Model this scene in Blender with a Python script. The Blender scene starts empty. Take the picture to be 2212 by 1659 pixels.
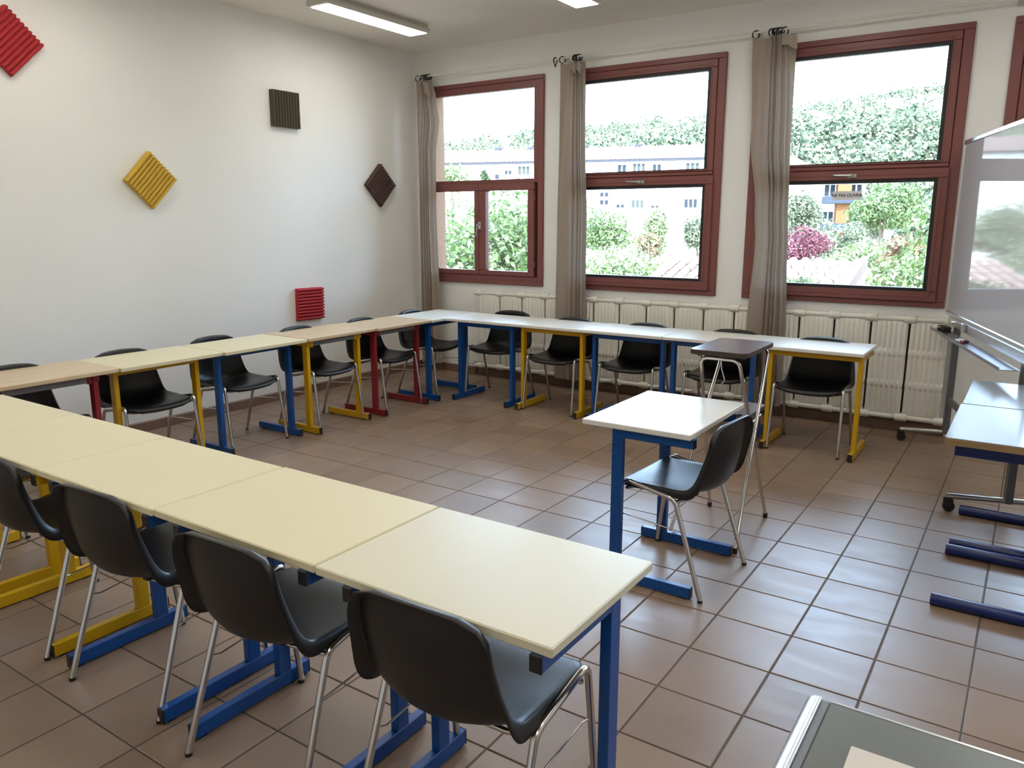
import bpy, bmesh, math, random
import numpy as np
from mathutils import Vector, Matrix
random.seed(7)
SC = bpy.context.scene
COL = SC.collection
PI = math.pi

# ------------------------------------------------------------------ camera
cam = bpy.data.cameras.new('camera')
cam.sensor_width = 36.0
cam.lens = 36.0 * 1682.6 / 2212.0
cam.clip_end = 2000
camo = bpy.data.objects.new('camera', cam)
COL.objects.link(camo)
camo.location = (0.6397, -4.1062, 1.5837)
camo.rotation_euler = (PI / 2 - 0.2066, 0.0, 0.5915)
SC.camera = camo

# ------------------------------------------------------------------ world, sun, exposure
SKY_STRENGTH = 9.2
SUN_STRENGTH = 9.0
LAMP_STRENGTH = 6.5
world = bpy.data.worlds.new('sky')
SC.world = world
world.use_nodes = True
wn = world.node_tree.nodes
bg = wn['Background']
bg.inputs['Color'].default_value = (0.52, 0.72, 1.0, 1)
bg.inputs['Strength'].default_value = SKY_STRENGTH
sun = bpy.data.lights.new('sun', 'SUN')
sun.energy = SUN_STRENGTH
sun.angle = math.radians(0.6)
sun.color = (1.0, 0.95, 0.86)
suno = bpy.data.objects.new('sun', sun)
COL.objects.link(suno)
suno.rotation_euler = Vector((-0.42, 0.62, -0.66)).to_track_quat('-Z', 'Y').to_euler()
suno.location = (0, -20, 30)
vs = SC.view_settings
SC.display_settings.display_device = 'sRGB'
vs.view_transform = 'Standard'
vs.look = 'None'
vs.exposure = 1.15
vs.gamma = 1.0
vs.use_curve_mapping = False
cy = SC.cycles
cy.use_denoising = True
cy.max_bounces = 10
cy.diffuse_bounces = 6
cy.glossy_bounces = 5
cy.transparent_max_bounces = 16
cy.transmission_bounces = 6
cy.sample_clamp_indirect = 6.0
cy.caustics_reflective = False
cy.caustics_refractive = False

# ------------------------------------------------------------------ materials
def new_mat(name):
    m = bpy.data.materials.new(name)
    m.use_nodes = True
    return m, m.node_tree.nodes, m.node_tree.links, m.node_tree.nodes['Principled BSDF']

def mat(name, col, rough=0.5, metal=0.0, var=0.06, scale=12.0, bump=0.0, bscale=80.0, spec=0.5,
        stretch=(1, 1, 1), rvar=0.0, coat=0.0):
    m, n, l, b = new_mat(name)
    tc = n.new('ShaderNodeTexCoord')
    mp = n.new('ShaderNodeMapping')
    mp.inputs['Scale'].default_value = stretch
    l.new(tc.outputs['Object'], mp.inputs['Vector'])
    nz = n.new('ShaderNodeTexNoise')
    nz.inputs['Scale'].default_value = scale
    nz.inputs['Detail'].default_value = 4
    l.new(mp.outputs['Vector'], nz.inputs['Vector'])
    mx = n.new('ShaderNodeMix')
    mx.data_type = 'RGBA'
    mx.inputs[6].default_value = (*[c * (1 - var) for c in col], 1)
    mx.inputs[7].default_value = (*[min(1, c * (1 + var)) for c in col], 1)
    l.new(nz.outputs['Fac'], mx.inputs[0])
    l.new(mx.outputs[2], b.inputs['Base Color'])
    b.inputs['Roughness'].default_value = rough
    b.inputs['Metallic'].default_value = metal
    b.inputs['Specular IOR Level'].default_value = spec
    if coat:
        b.inputs['Coat Weight'].default_value = coat
        b.inputs['Coat Roughness'].default_value = 0.08
    if rvar:
        mr = n.new('ShaderNodeMapRange')
        mr.inputs[1].default_value = 0.3
        mr.inputs[2].default_value = 0.7
        mr.inputs[3].default_value = rough - rvar
        mr.inputs[4].default_value = rough + rvar
        l.new(nz.outputs['Fac'], mr.inputs[0])
        l.new(mr.outputs[0], b.inputs['Roughness'])
    if bump:
        nb = n.new('ShaderNodeTexNoise')
        nb.inputs['Scale'].default_value = bscale
        nb.inputs['Detail'].default_value = 3
        l.new(tc.outputs['Object'], nb.inputs['Vector'])
        bp = n.new('ShaderNodeBump')
        bp.inputs['Strength'].default_value = bump
        bp.inputs['Distance'].default_value = 0.01
        l.new(nb.outputs['Fac'], bp.inputs['Height'])
        l.new(bp.outputs['Normal'], b.inputs['Normal'])
    return m

def emit_mat(name, col, strength):
    m, n, l, b = new_mat(name)
    b.inputs['Base Color'].default_value = (*col, 1)
    b.inputs['Emission Color'].default_value = (*col, 1)
    b.inputs['Emission Strength'].default_value = strength
    return m

def tile_mat():
    m, n, l, b = new_mat('terracotta_tile')
    tc = n.new('ShaderNodeTexCoord')
    gi = n.new('ShaderNodeNewGeometry')
    oi = n.new('ShaderNodeObjectInfo')
    add = n.new('ShaderNodeVectorMath'); add.operation = 'ADD'
    l.new(gi.outputs['Position'], add.inputs[0])
    l.new(oi.outputs['Random'], add.inputs[1])
    n1 = n.new('ShaderNodeTexNoise'); n1.inputs['Scale'].default_value = 4.0; n1.inputs['Detail'].default_value = 5
    l.new(add.outputs[0], n1.inputs['Vector'])
    n2 = n.new('ShaderNodeTexNoise'); n2.inputs['Scale'].default_value = 260.0; n2.inputs['Detail'].default_value = 2
    l.new(gi.outputs['Position'], n2.inputs['Vector'])
    mx = n.new('ShaderNodeMix'); mx.data_type = 'RGBA'
    mx.inputs[6].default_value = (0.245, 0.162, 0.110, 1)
    mx.inputs[7].default_value = (0.335, 0.232, 0.165, 1)
    l.new(n1.outputs['Fac'], mx.inputs[0])
    hv = n.new('ShaderNodeHueSaturation')
    mr = n.new('ShaderNodeMapRange'); mr.inputs[3].default_value = 0.9; mr.inputs[4].default_value = 1.1
    l.new(oi.outputs['Random'], mr.inputs[0])
    l.new(mr.outputs[0], hv.inputs['Value'])
    l.new(mx.outputs[2], hv.inputs['Color'])
    m2 = n.new('ShaderNodeMix'); m2.data_type = 'RGBA'; m2.blend_type = 'MULTIPLY'
    m2.inputs[0].default_value = 0.25
    l.new(hv.outputs['Color'], m2.inputs[6]); l.new(n2.outputs['Color'], m2.inputs[7])
    l.new(m2.outputs[2], b.inputs['Base Color'])
    # mop streaks vary the gloss
    mp = n.new('ShaderNodeMapping'); mp.inputs['Scale'].default_value = (2.0, 7.0, 1.0)
    mp.inputs['Rotation'].default_value = (0, 0, 0.5)
    l.new(gi.outputs['Position'], mp.inputs['Vector'])
    n3 = n.new('ShaderNodeTexNoise'); n3.inputs['Scale'].default_value = 1.6; n3.inputs['Detail'].default_value = 6
    n3.inputs['Distortion'].default_value = 0.8
    l.new(mp.outputs['Vector'], n3.inputs['Vector'])
    r = n.new('ShaderNodeMapRange'); r.inputs[1].default_value = 0.3; r.inputs[2].default_value = 0.7
    r.inputs[3].default_value = 0.33; r.inputs[4].default_value = 0.43
    l.new(n3.outputs['Fac'], r.inputs[0]); l.new(r.outputs[0], b.inputs['Roughness'])
    b.inputs['Specular IOR Level'].default_value = 0.6
    bp = n.new('ShaderNodeBump'); bp.inputs['Strength'].default_value = 0.008; bp.inputs['Distance'].default_value = 0.004
    n4 = n.new('ShaderNodeTexNoise'); n4.inputs['Scale'].default_value = 9.0
    l.new(gi.outputs['Position'], n4.inputs['Vector'])
    l.new(n4.outputs['Fac'], bp.inputs['Height']); l.new(bp.outputs['Normal'], b.inputs['Normal'])
    return m

def wood_mat(name, c1, c2, rough, axis=(1, 14, 14), scale=3.0):
    m, n, l, b = new_mat(name)
    tc = n.new('ShaderNodeTexCoord')
    mp = n.new('ShaderNodeMapping'); mp.inputs['Scale'].default_value = axis
    l.new(tc.outputs['Object'], mp.inputs['Vector'])
    nz = n.new('ShaderNodeTexNoise'); nz.inputs['Scale'].default_value = scale
    nz.inputs['Detail'].default_value = 8; nz.inputs['Distortion'].default_value = 0.6
    l.new(mp.outputs['Vector'], nz.inputs['Vector'])
    cr = n.new('ShaderNodeValToRGB')
    cr.color_ramp.elements[0].position = 0.35; cr.color_ramp.elements[0].color = (*c1, 1)
    cr.color_ramp.elements[1].position = 0.65; cr.color_ramp.elements[1].color = (*c2, 1)
    l.new(nz.outputs['Fac'], cr.inputs['Fac']); l.new(cr.outputs['Color'], b.inputs['Base Color'])
    b.inputs['Roughness'].default_value = rough
    return m

def glass_mat():
    m = bpy.data.materials.new('window_glass'); m.use_nodes = True
    n, l = m.node_tree.nodes, m.node_tree.links
    n.clear()
    out = n.new('ShaderNodeOutputMaterial')
    tr = n.new('ShaderNodeBsdfTransparent'); tr.inputs['Color'].default_value = (0.94, 0.96, 0.96, 1)
    gl = n.new('ShaderNodeBsdfGlossy'); gl.inputs['Roughness'].default_value = 0.01
    fr = n.new('ShaderNodeFresnel'); fr.inputs['IOR'].default_value = 1.5
    mx = n.new('ShaderNodeMixShader')
    l.new(fr.outputs[0], mx.inputs[0]); l.new(tr.outputs[0], mx.inputs[1]); l.new(gl.outputs[0], mx.inputs[2])
    l.new(mx.outputs[0], out.inputs['Surface'])
    return m

def leaf_mat(name, c1, c2, trans=0.35):
    m = bpy.data.materials.new(name); m.use_nodes = True
    n, l = m.node_tree.nodes, m.node_tree.links
    n.clear()
    out = n.new('ShaderNodeOutputMaterial')
    g = n.new('ShaderNodeNewGeometry')
    mx = n.new('ShaderNodeMix'); mx.data_type = 'RGBA'
    mx.inputs[6].default_value = (*c1, 1); mx.inputs[7].default_value = (*c2, 1)  # c2 is lightened so washed-out highlights sit in the leaf colour
    l.new(g.outputs['Random Per Island'], mx.inputs[0])
    d = n.new('ShaderNodeBsdfDiffuse'); t = n.new('ShaderNodeBsdfTranslucent')
    l.new(mx.outputs[2], d.inputs['Color']); l.new(mx.outputs[2], t.inputs['Color'])
    s = n.new('ShaderNodeMixShader'); s.inputs[0].default_value = trans
    l.new(d.outputs[0], s.inputs[1]); l.new(t.outputs[0], s.inputs[2]); l.new(s.outputs[0], out.inputs['Surface'])
    return m

def fabric_mat(name, col):
    m = mat(name, col, 0.85, var=0.08, scale=30, bump=0.12, bscale=400)
    n, l = m.node_tree.nodes, m.node_tree.links
    b = n['Principled BSDF']; out = n['Material Output']
    t = n.new('ShaderNodeBsdfTranslucent'); t.inputs['Color'].default_value = (*[c * 0.9 for c in col], 1)
    s = n.new('ShaderNodeMixShader'); s.inputs[0].default_value = 0.18
    l.new(b.outputs[0], s.inputs[1]); l.new(t.outputs[0], s.inputs[2]); l.new(s.outputs[0], out.inputs['Surface'])
    return m

M = {}
M['wall'] = mat('wall_paint', (0.83, 0.83, 0.805), 0.7, var=0.025, scale=2.5, bump=0.035, bscale=45)
M['ceiling'] = mat('ceiling_paint', (0.84, 0.82, 0.75), 0.85, var=0.02, scale=1.5, bump=0.06, bscale=60)
M['render'] = mat('roughcast_render', (0.22, 0.125, 0.072), 0.95, var=0.25, scale=60, bump=0.8, bscale=120)
M['grout'] = mat('grout', (0.10, 0.085, 0.072), 0.8, var=0.2, scale=20)
M['tile'] = tile_mat()
M['skirting'] = mat('skirting_tile', (0.20, 0.125, 0.09), 0.4, var=0.15, scale=6)
M['frame'] = mat('window_frame_paint', (0.205, 0.066, 0.058), 0.42, var=0.06, scale=8, bump=0.05, bscale=30)
M['gasket'] = mat('black_gasket', (0.012, 0.013, 0.018), 0.5)
M['glass'] = glass_mat()
M['curtain'] = fabric_mat('taupe_fabric', (0.36, 0.30, 0.25))
M['black'] = mat('black_plastic', (0.012, 0.012, 0.013), 0.45)
M['shell'] = mat('chair_plastic', (0.0065, 0.0075, 0.0095), 0.38, var=0.08, scale=6, bump=0.05, bscale=500, rvar=0.03)
M['chrome'] = mat('chrome', (0.62, 0.61, 0.60), 0.16, metal=1.0, var=0.05, scale=15, rvar=0.04)
M['steel'] = mat('steel', (0.55, 0.55, 0.54), 0.3, metal=1.0, var=0.05)
M['blue'] = mat('blue_enamel', (0.003, 0.070, 0.300), 0.32, var=0.08, scale=5)
M['navy'] = mat('navy_enamel', (0.004, 0.018, 0.13), 0.3, var=0.08, scale=5)
M['yellow'] = mat('yellow_enamel', (0.62, 0.36, 0.006), 0.34, var=0.06, scale=5)
M['red'] = mat('red_enamel', (0.23, 0.012, 0.018), 0.35, var=0.08, scale=5)
M['greyrail'] = mat('grey_rail', (0.16, 0.165, 0.18), 0.45)
M['cream'] = mat('cream_laminate', (0.70, 0.64, 0.43), 0.42, var=0.015, scale=3, rvar=0.03, spec=0.5)
M['white'] = mat('white_laminate', (0.78, 0.78, 0.74), 0.30, var=0.015, scale=3, rvar=0.03, spec=0.5)
M['cream_sheen'] = mat('cream_laminate_sheen', (0.66, 0.62, 0.465), 0.36, var=0.015, scale=3, rvar=0.03, spec=0.5)  # cream laminate made greyer, its sheen put into the colour
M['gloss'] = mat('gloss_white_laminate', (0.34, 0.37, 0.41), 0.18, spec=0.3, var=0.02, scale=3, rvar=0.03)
M['beech'] = wood_mat('beech_laminate', (0.56, 0.42, 0.26), (0.65, 0.51, 0.335), 0.34)
M['woodedge'] = wood_mat('wood_edge', (0.22, 0.14, 0.065), (0.32, 0.21, 0.105), 0.45)
M['walnut'] = wood_mat('walnut_laminate', (0.060, 0.034, 0.026), (0.125, 0.075, 0.058), 0.27, axis=(22, 1, 22))
M['walnutedge'] = mat('walnut_edge', (0.035, 0.02, 0.016), 0.4)
M['radiator'] = mat('radiator_enamel', (0.80, 0.785, 0.71), 0.38, var=0.03, scale=6)
M['bracket'] = mat('dark_iron', (0.05, 0.04, 0.035), 0.6)
M['gap'] = mat('dark_gap_shade', (0.03, 0.012, 0.01), 0.8)
M['lampbody'] = mat('lamp_housing', (0.62, 0.60, 0.54), 0.5)
M['lamp'] = emit_mat('lamp_diffuser', (1.0, 0.955, 0.87), LAMP_STRENGTH)
M['foam_red'] = mat('red_foam', (0.42, 0.028, 0.035), 0.95, var=0.12, scale=25, bump=0.1, bscale=300)
M['foam_yellow'] = mat('yellow_foam', (0.60, 0.40, 0.055), 0.95, var=0.1, scale=25, bump=0.1, bscale=300)
M['foam_olive'] = mat('olive_foam', (0.085, 0.075, 0.048), 0.95, var=0.12, scale=25, bump=0.1, bscale=300)
M['foam_brown'] = mat('brown_foam', (0.075, 0.042, 0.036), 0.95, var=0.12, scale=25, bump=0.1, bscale=300)
M['board'] = mat('board_enamel', (0.58, 0.60, 0.66), 0.04, var=0.02, scale=2, spec=0.16)
M['alu'] = mat('aluminium', (0.70, 0.71, 0.73), 0.28, metal=0.9, var=0.04)
M['traygrey'] = mat('tray_grey', (0.30, 0.31, 0.33), 0.35, metal=0.5)
M['standgrey'] = mat('stand_grey_paint', (0.10, 0.105, 0.11), 0.4)
M['paper'] = mat('paper', (0.78, 0.79, 0.83), 0.7)
M['ink'] = mat('ink', (0.02, 0.02, 0.03), 0.6)
M['pen_blue'] = mat('pen_blue', (0.01, 0.02, 0.12), 0.35)
M['pen_red'] = mat('pen_red', (0.30, 0.01, 0.03), 0.35)
M['felt'] = mat('felt', (0.02, 0.02, 0.022), 0.95)
M['cab_top'] = mat('grey_sheet', (0.125, 0.125, 0.098), 0.34, var=0.03, scale=5)
M['cab_body'] = mat('cabinet_grey', (0.25, 0.25, 0.23), 0.4)
M['cab_inset'] = mat('beige_sheet', (0.62, 0.56, 0.47), 0.4, var=0.03)
M['facade'] = mat('facade_render', (0.80, 0.78, 0.72), 0.9, var=0.04, scale=1.0)
M['facade_glass'] = mat('facade_window', (0.022, 0.028, 0.036), 0.6, spec=0.05)
M['shutter'] = mat('pale_shutter', (0.050, 0.056, 0.052), 0.7, spec=0.05)
M['rooftile'] = mat('roof_tile', (0.085, 0.055, 0.045), 0.9, var=0.25, scale=6)
M['rooftile2'] = mat('pale_roof_tile', (0.30, 0.20, 0.16), 0.9, var=0.2, scale=8)
M['chimney'] = mat('chimney_stone', (0.048, 0.048, 0.058), 0.9, spec=0.05)
M['orange'] = mat('orange_render', (0.17, 0.075, 0.035), 0.9, spec=0.05)
M['slate'] = mat('balcony_grey', (0.036, 0.042, 0.055), 0.7, spec=0.05)
M['ground'] = mat('dry_ground', (0.30, 0.27, 0.19), 0.95, var=0.3, scale=0.6)
M['hill'] = mat('hill_haze_pale', (0.34, 0.32, 0.25), 0.95, var=0.4, scale=0.2)  # pale ground stands in for haze whitening the hill top
M['bark'] = mat('bark', (0.10, 0.07, 0.05), 0.9, var=0.3, scale=20)
M['leaf_green'] = leaf_mat('leaf_green', (0.0306, 0.0612, 0.0108), (0.226, 0.282, 0.146))
M['leaf_light'] = leaf_mat('leaf_light', (0.0504, 0.0828, 0.0180), (0.313, 0.350, 0.201))
M['leaf_grey'] = leaf_mat('leaf_grey_green', (0.0432, 0.0612, 0.0288), (0.263, 0.282, 0.201))
M['leaf_dark'] = leaf_mat('leaf_dark', (0.0144, 0.0360, 0.0108), (0.0864, 0.1296, 0.0648), 0.2)
M['leaf_red'] = leaf_mat('leaf_red', (0.0576, 0.0090, 0.0180), (0.2160, 0.0972, 0.1134))
M['leaf_brown'] = leaf_mat('leaf_brown', (0.0720, 0.0360, 0.0180), (0.2592, 0.1836, 0.1188))
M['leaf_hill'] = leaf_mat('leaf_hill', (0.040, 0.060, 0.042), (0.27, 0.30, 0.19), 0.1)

# ------------------------------------------------------------------ geometry helpers
class G:
    """collects vertices and faces of one mesh"""
    def __init__(s):
        s.v = []; s.f = []; s.sm = []; s.mi = []
    def add(s, verts, faces, smooth=False, mi=0):
        o = len(s.v)
        s.v.extend([tuple(v) for v in verts])
        for f in faces:
            s.f.append([i + o for i in f]); s.sm.append(smooth); s.mi.append(mi)
        return s
    def box(s, x0, x1, y0, y1, z0, z1, b=0.0, mi=0, mtx=None):
        if b <= 0:
            v = [(x0, y0, z0), (x1, y0, z0), (x1, y1, z0), (x0, y1, z0), (x0, y0, z1), (x1, y0, z1), (x1, y1, z1), (x0, y1, z1)]
            f = [(0, 3, 2, 1), (4, 5, 6, 7), (0, 1, 5, 4), (1, 2, 6, 5), (2, 3, 7, 6), (3, 0, 4, 7)]
        else:
            b = min(b, (x1 - x0) * .49, (y1 - y0) * .49, (z1 - z0) * .49)
            v = []; idx = {}
            for sx in (0, 1):
                for sy in (0, 1):
                    for sz in (0, 1):
                        X = (x0, x1)[sx]; Y = (y0, y1)[sy]; Z = (z0, z1)[sz]
                        dx = b if sx == 0 else -b; dy = b if sy == 0 else -b; dz = b if sz == 0 else -b
                        for k, p in enumerate(((X, Y + dy, Z + dz), (X + dx, Y, Z + dz), (X + dx, Y + dy, Z))):
                            idx[(sx, sy, sz, k)] = len(v); v.append(p)
            f = []
            for a in (0, 1):
                f.append([idx[(a, p, q, 0)] for p, q in ((0, 0), (1, 0), (1, 1), (0, 1))])
                f.append([idx[(p, a, q, 1)] for p, q in ((0, 0), (1, 0), (1, 1), (0, 1))])
                f.append([idx[(p, q, a, 2)] for p, q in ((0, 0), (1, 0), (1, 1), (0, 1))])
            for p in (0, 1):
                for q in (0, 1):
                    f.append([idx[(0, p, q, 1)], idx[(1, p, q, 1)], idx[(1, p, q, 2)], idx[(0, p, q, 2)]])
                    f.append([idx[(p, 0, q, 0)], idx[(p, 1, q, 0)], idx[(p, 1, q, 2)], idx[(p, 0, q, 2)]])
                    f.append([idx[(p, q, 0, 0)], idx[(p, q, 1, 0)], idx[(p, q, 1, 1)], idx[(p, q, 0, 1)]])
            for p in (0, 1):
                for q in (0, 1):
                    for r in (0, 1):
                        f.append([idx[(p, q, r, 0)], idx[(p, q, r, 1)], idx[(p, q, r, 2)]])
            c = Vector(((x0 + x1) / 2, (y0 + y1) / 2, (z0 + z1) / 2))
            for i, ff in enumerate(f):
                P = [Vector(v[k]) for k in ff]
                nn = (P[1] - P[0]).cross(P[2] - P[0])
                if nn.dot(sum(P, Vector()) / len(P) - c) < 0:
                    f[i] = ff[::-1]
        if mtx is not None:
            v = [tuple(mtx @ Vector(p)) for p in v]
        return s.add(v, f, False, mi)
    def tube(s, pts, r, n=10, caps=True, mi=0, smooth=True, rad=None):
        pts = [Vector(p) for p in pts]
        rings = []; T = []
        for i in range(len(pts)):
            a = pts[max(0, i - 1)]; b = pts[min(len(pts) - 1, i + 1)]
            T.append((b - a).normalized())
        up = Vector((0, 0, 1)) if abs(T[0].z) < .9 else Vector((1, 0, 0))
        nrm = (up - T[0] * up.dot(T[0])).normalized()
        for i, p in enumerate(pts):
            nrm = (nrm - T[i] * nrm.dot(T[i])).normalized()
            bn = T[i].cross(nrm)
            rr = rad[i] if rad else r
            rings.append([p + (nrm * math.cos(2 * PI * k / n) + bn * math.sin(2 * PI * k / n)) * rr for k in range(n)])
        v = [q for ring in rings for q in ring]
        f = []
        for i in range(len(pts) - 1):
            for k in range(n):
                k2 = (k + 1) % n
                f.append((i * n + k, i * n + k2, (i + 1) * n + k2, (i + 1) * n + k))
        s.add(v, f, smooth, mi)
        if caps:
            s.add(rings[0], [list(range(n))[::-1]], False, mi); s.add(rings[-1], [list(range(n))], False, mi)
        return s
    def grid(s, P, smooth=True, mi=0, flip=False):
        nu = len(P); nv = len(P[0])
        v = [p for row in P for p in row]; f = []
        for i in range(nu - 1):
            for j in range(nv - 1):
                q = (i * nv + j, i * nv + j + 1, (i + 1) * nv + j + 1, (i + 1) * nv + j)
                f.append(q[::-1] if flip else q)
        return s.add(v, f, smooth, mi)
    def prism(s, outline, z0, z1, mi=0, smooth=False, b=0.0):
        n = len(outline)
        if b > 0:
            c = Vector((sum(p[0] for p in outline) / n, sum(p[1] for p in outline) / n))
            ins = []
            for p in outline:
                d = Vector(p) - c; ins.append(tuple(c + d * (1 - b / max(d.length, 1e-6))))
            lv = [(ins, z0), (outline, z0 + b), (outline, z1 - b), (ins, z1)]
        else:
            lv = [(outline, z0), (outline, z1)]
        v = [(p[0], p[1], z) for o, z in lv for p in o]
        f = []
        for i in range(len(lv) - 1):
            for k in range(n):
                k2 = (k + 1) % n
                f.append((i * n + k, i * n + k2, (i + 1) * n + k2, (i + 1) * n + k))
        s.add(v, f, smooth, mi)
        s.add(v[:n], [list(range(n))[::-1]], False, mi); s.add(v[-n:], [list(range(n))], False, mi)
        return s
    def mesh(s, name, mats):
        me = bpy.data.meshes.new(name)
        me.from_pydata(s.v, [], s.f)
        me.polygons.foreach_set('use_smooth', s.sm)
        me.polygons.foreach_set('material_index', s.mi)
        for m in (mats if isinstance(mats, (list, tuple)) else [mats]):
            me.materials.append(m)
        me.update()
        return me

def obj(name, g, m=None, parent=None, loc=None, rot=None, mtx=None):
    me = g.mesh(name, m) if isinstance(g, G) else g
    o = bpy.data.objects.new(name, me)
    COL.objects.link(o)
    if parent is not None: o.parent = parent
    if loc is not None: o.location = loc
    if rot is not None: o.rotation_euler = rot
    if mtx is not None: o.matrix_local = mtx
    return o

def tag(o, label, cat, group=None):
    o['label'] = label; o['category'] = cat
    if group: o['group'] = group
    return o

def thing(name, label, cat, loc=(0, 0, 0), rz=0.0, group=None):
    o = bpy.data.objects.new(name, None)
    o.empty_display_size = 0.1
    COL.objects.link(o)
    o.location = loc; o.rotation_euler = (0, 0, rz)
    return tag(o, label, cat, group)

def struct(name, g, m, parent=None):
    o = obj(name, g, m, parent)
    if parent is None: o['kind'] = 'structure'
    return o

def dup(root, label, loc, rz, group=None):
    r = root.copy(); COL.objects.link(r)
    r.location = loc; r.rotation_euler = (0, 0, rz)
    r['label'] = label
    if group: r['group'] = group
    for ch in list(root.children):
        c = ch.copy(); COL.objects.link(c); c.parent = r
        for g in list(ch.children):
            d = g.copy(); COL.objects.link(d); d.parent = c
    return r

def fillet(pts, r, n=6):
    pts = [Vector(p) for p in pts]
    out = [pts[0]]
    for i in range(1, len(pts) - 1):
        a = (pts[i - 1] - pts[i]); b = (pts[i + 1] - pts[i])
        la, lb = a.length, b.length; a.normalize(); b.normalize()
        ang = a.angle(b)
        rr = r[i - 1] if isinstance(r, (list, tuple)) else r
        t = min(rr / math.tan(ang / 2), la * .49, lb * .49)
        p0 = pts[i] + a * t; p1 = pts[i] + b * t
        for k in range(n + 1):
            u = k / n
            out.append(p0 * (1 - u) ** 2 + pts[i] * 2 * u * (1 - u) + p1 * u * u)
    out.append(pts[-1])
    return out

def rrect(x0, x1, y0, y1, r, n=5):
    o = []
    for cx, cy, a0 in ((x1 - r, y1 - r, 0), (x0 + r, y1 - r, PI / 2), (x0 + r, y0 + r, PI), (x1 - r, y0 + r, 1.5 * PI)):
        for k in range(n + 1):
            a = a0 + PI / 2 * k / n
            o.append((cx + r * math.cos(a), cy + r * math.sin(a)))
    return o

# ------------------------------------------------------------------ room shell
XL, XR, YB, YW, ZC = -4.9265, 3.60, -6.40, 2.395, 3.2523
YOUT = 2.76
WINS = [-4.857 + 1.7255 * k for k in range(5)]          # outer left edge of each window
WZ0, WZ1, WWID = 0.955, 2.912, 1.497

# floor: grout bed and single tiles
fl = struct('floor', G().box(XL - .1, XR + .1, YB - .1, YW + .1, -.25, -.003), M['grout'])
TS = 0.30
def project(x, y):
    d = camo.rotation_euler.to_matrix().transposed() @ (Vector((x, y, 0)) - camo.location)
    if d.z > -0.1: return None
    return (1106 + 1682.6 * d.x / -d.z, 829.5 - 1682.6 * d.y / -d.z)
cells = []
for i in range(-17, 12):
    for j in range(-8, 22):
        x0, x1 = max(i * TS, XL), min((i + 1) * TS, XR)
        y0, y1 = max(-(j + 1) * TS, YB), min(-j * TS, YW)
        if x1 - x0 < .02 or y1 - y0 < .02: continue
        q = [project(x, y) for x, y in ((x0, y0), (x1, y0), (x1, y1), (x0, y1))]
        a = 0
        if all(q):
            inside = any(-20 < u < 2232 and -20 < v < 1680 for u, v in q)
            if inside:
                a = abs(sum(q[k][0] * q[(k + 1) % 4][1] - q[(k + 1) % 4][0] * q[k][1] for k in range(4))) / 2
        cells.append((a, x0, x1, y0, y1))
cells.sort(key=lambda c: -c[0])
GR = 0.0032
tile_meshes = {}
def tile_geo(g, x0, x1, y0, y1, dz=0):
    b = .0022
    z1, z0 = dz, -.0032
    v = [(x0, y0, z0), (x1, y0, z0), (x1, y1, z0), (x0, y1, z0),
         (x0, y0, z1 - b * .6), (x1, y0, z1 - b * .6), (x1, y1, z1 - b * .6), (x0, y1, z1 - b * .6),
         (x0 + b, y0 + b, z1), (x1 - b, y0 + b, z1), (x1 - b, y1 - b, z1), (x0 + b, y1 - b, z1)]
    f = [(8, 9, 10, 11)]
    for k in range(4):
        k2 = (k + 1) % 4
        f += [(k, k2, 4 + k2, 4 + k), (4 + k, 4 + k2, 8 + k2, 8 + k)]
    g.add(v, f)
for a, x0, x1, y0, y1 in cells[:300]:
    w, h = round(x1 - x0, 4), round(y1 - y0, 4)
    if (w, h) not in tile_meshes:
        g = G(); tile_geo(g, -w / 2 + GR, w / 2 - GR, -h / 2 + GR, h / 2 - GR)
        tile_meshes[(w, h)] = g.mesh('tile', M['tile'])
    o = obj('tile', tile_meshes[(w, h)], None, fl, ((x0 + x1) / 2, (y0 + y1) / 2, random.uniform(-.0003, .0003)))
    o.rotation_euler = (random.uniform(-.0012, .0012), random.uniform(-.0012, .0012), 0)
g = G()
for a, x0, x1, y0, y1 in cells[300:]:
    tile_geo(g, x0 + GR, x1 - GR, y0 + GR, y1 - GR, random.uniform(-.0004, .0003))
rest = obj('distant_tiles', g, M['tile'], fl); rest['kind'] = 'stuff'

struct('ceiling', G().box(XL - .2, XR + .2, YB - .2, YOUT, ZC, ZC + .25), M['ceiling'])
struct('wall_left', G().box(XL - .25, XL, YB - .2, YOUT, -.25, ZC), M['wall'])
struct('wall_right', G().box(XR, XR + .25, YB - .2, YOUT, -.25, ZC), M['wall'])
struct('wall_back', G().box(XL, XR, YB - .25, YB, -.25, ZC), M['wall'])

def pierced(y0, y1, x0, x1, z0, z1, zlow=None):
    g = G()
    xs = [x0] + [x for w in WINS for x in (w + .004, w + WWID - .004)] + [x1]
    zl = z0 if zlow is None else zlow
    g.box(x0, x1, y0, y1, zl, WZ0 + .004)
    g.box(x0, x1, y0, y1, WZ1 - .004, z1)
    for k in range(0, len(xs), 2):
        if xs[k + 1] > xs[k]: g.box(xs[k], xs[k + 1], y0, y1, WZ0 + .004, WZ1 - .004)
    return g
struct('wall_front', pierced(YW, 2.46, XL, XR, -.25, ZC), M['wall'])
struct('wall_front_outer', pierced(2.46, YOUT, XL - .25, XR + .25, -.25, ZC + .6, -5.0), M['render'])

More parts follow.
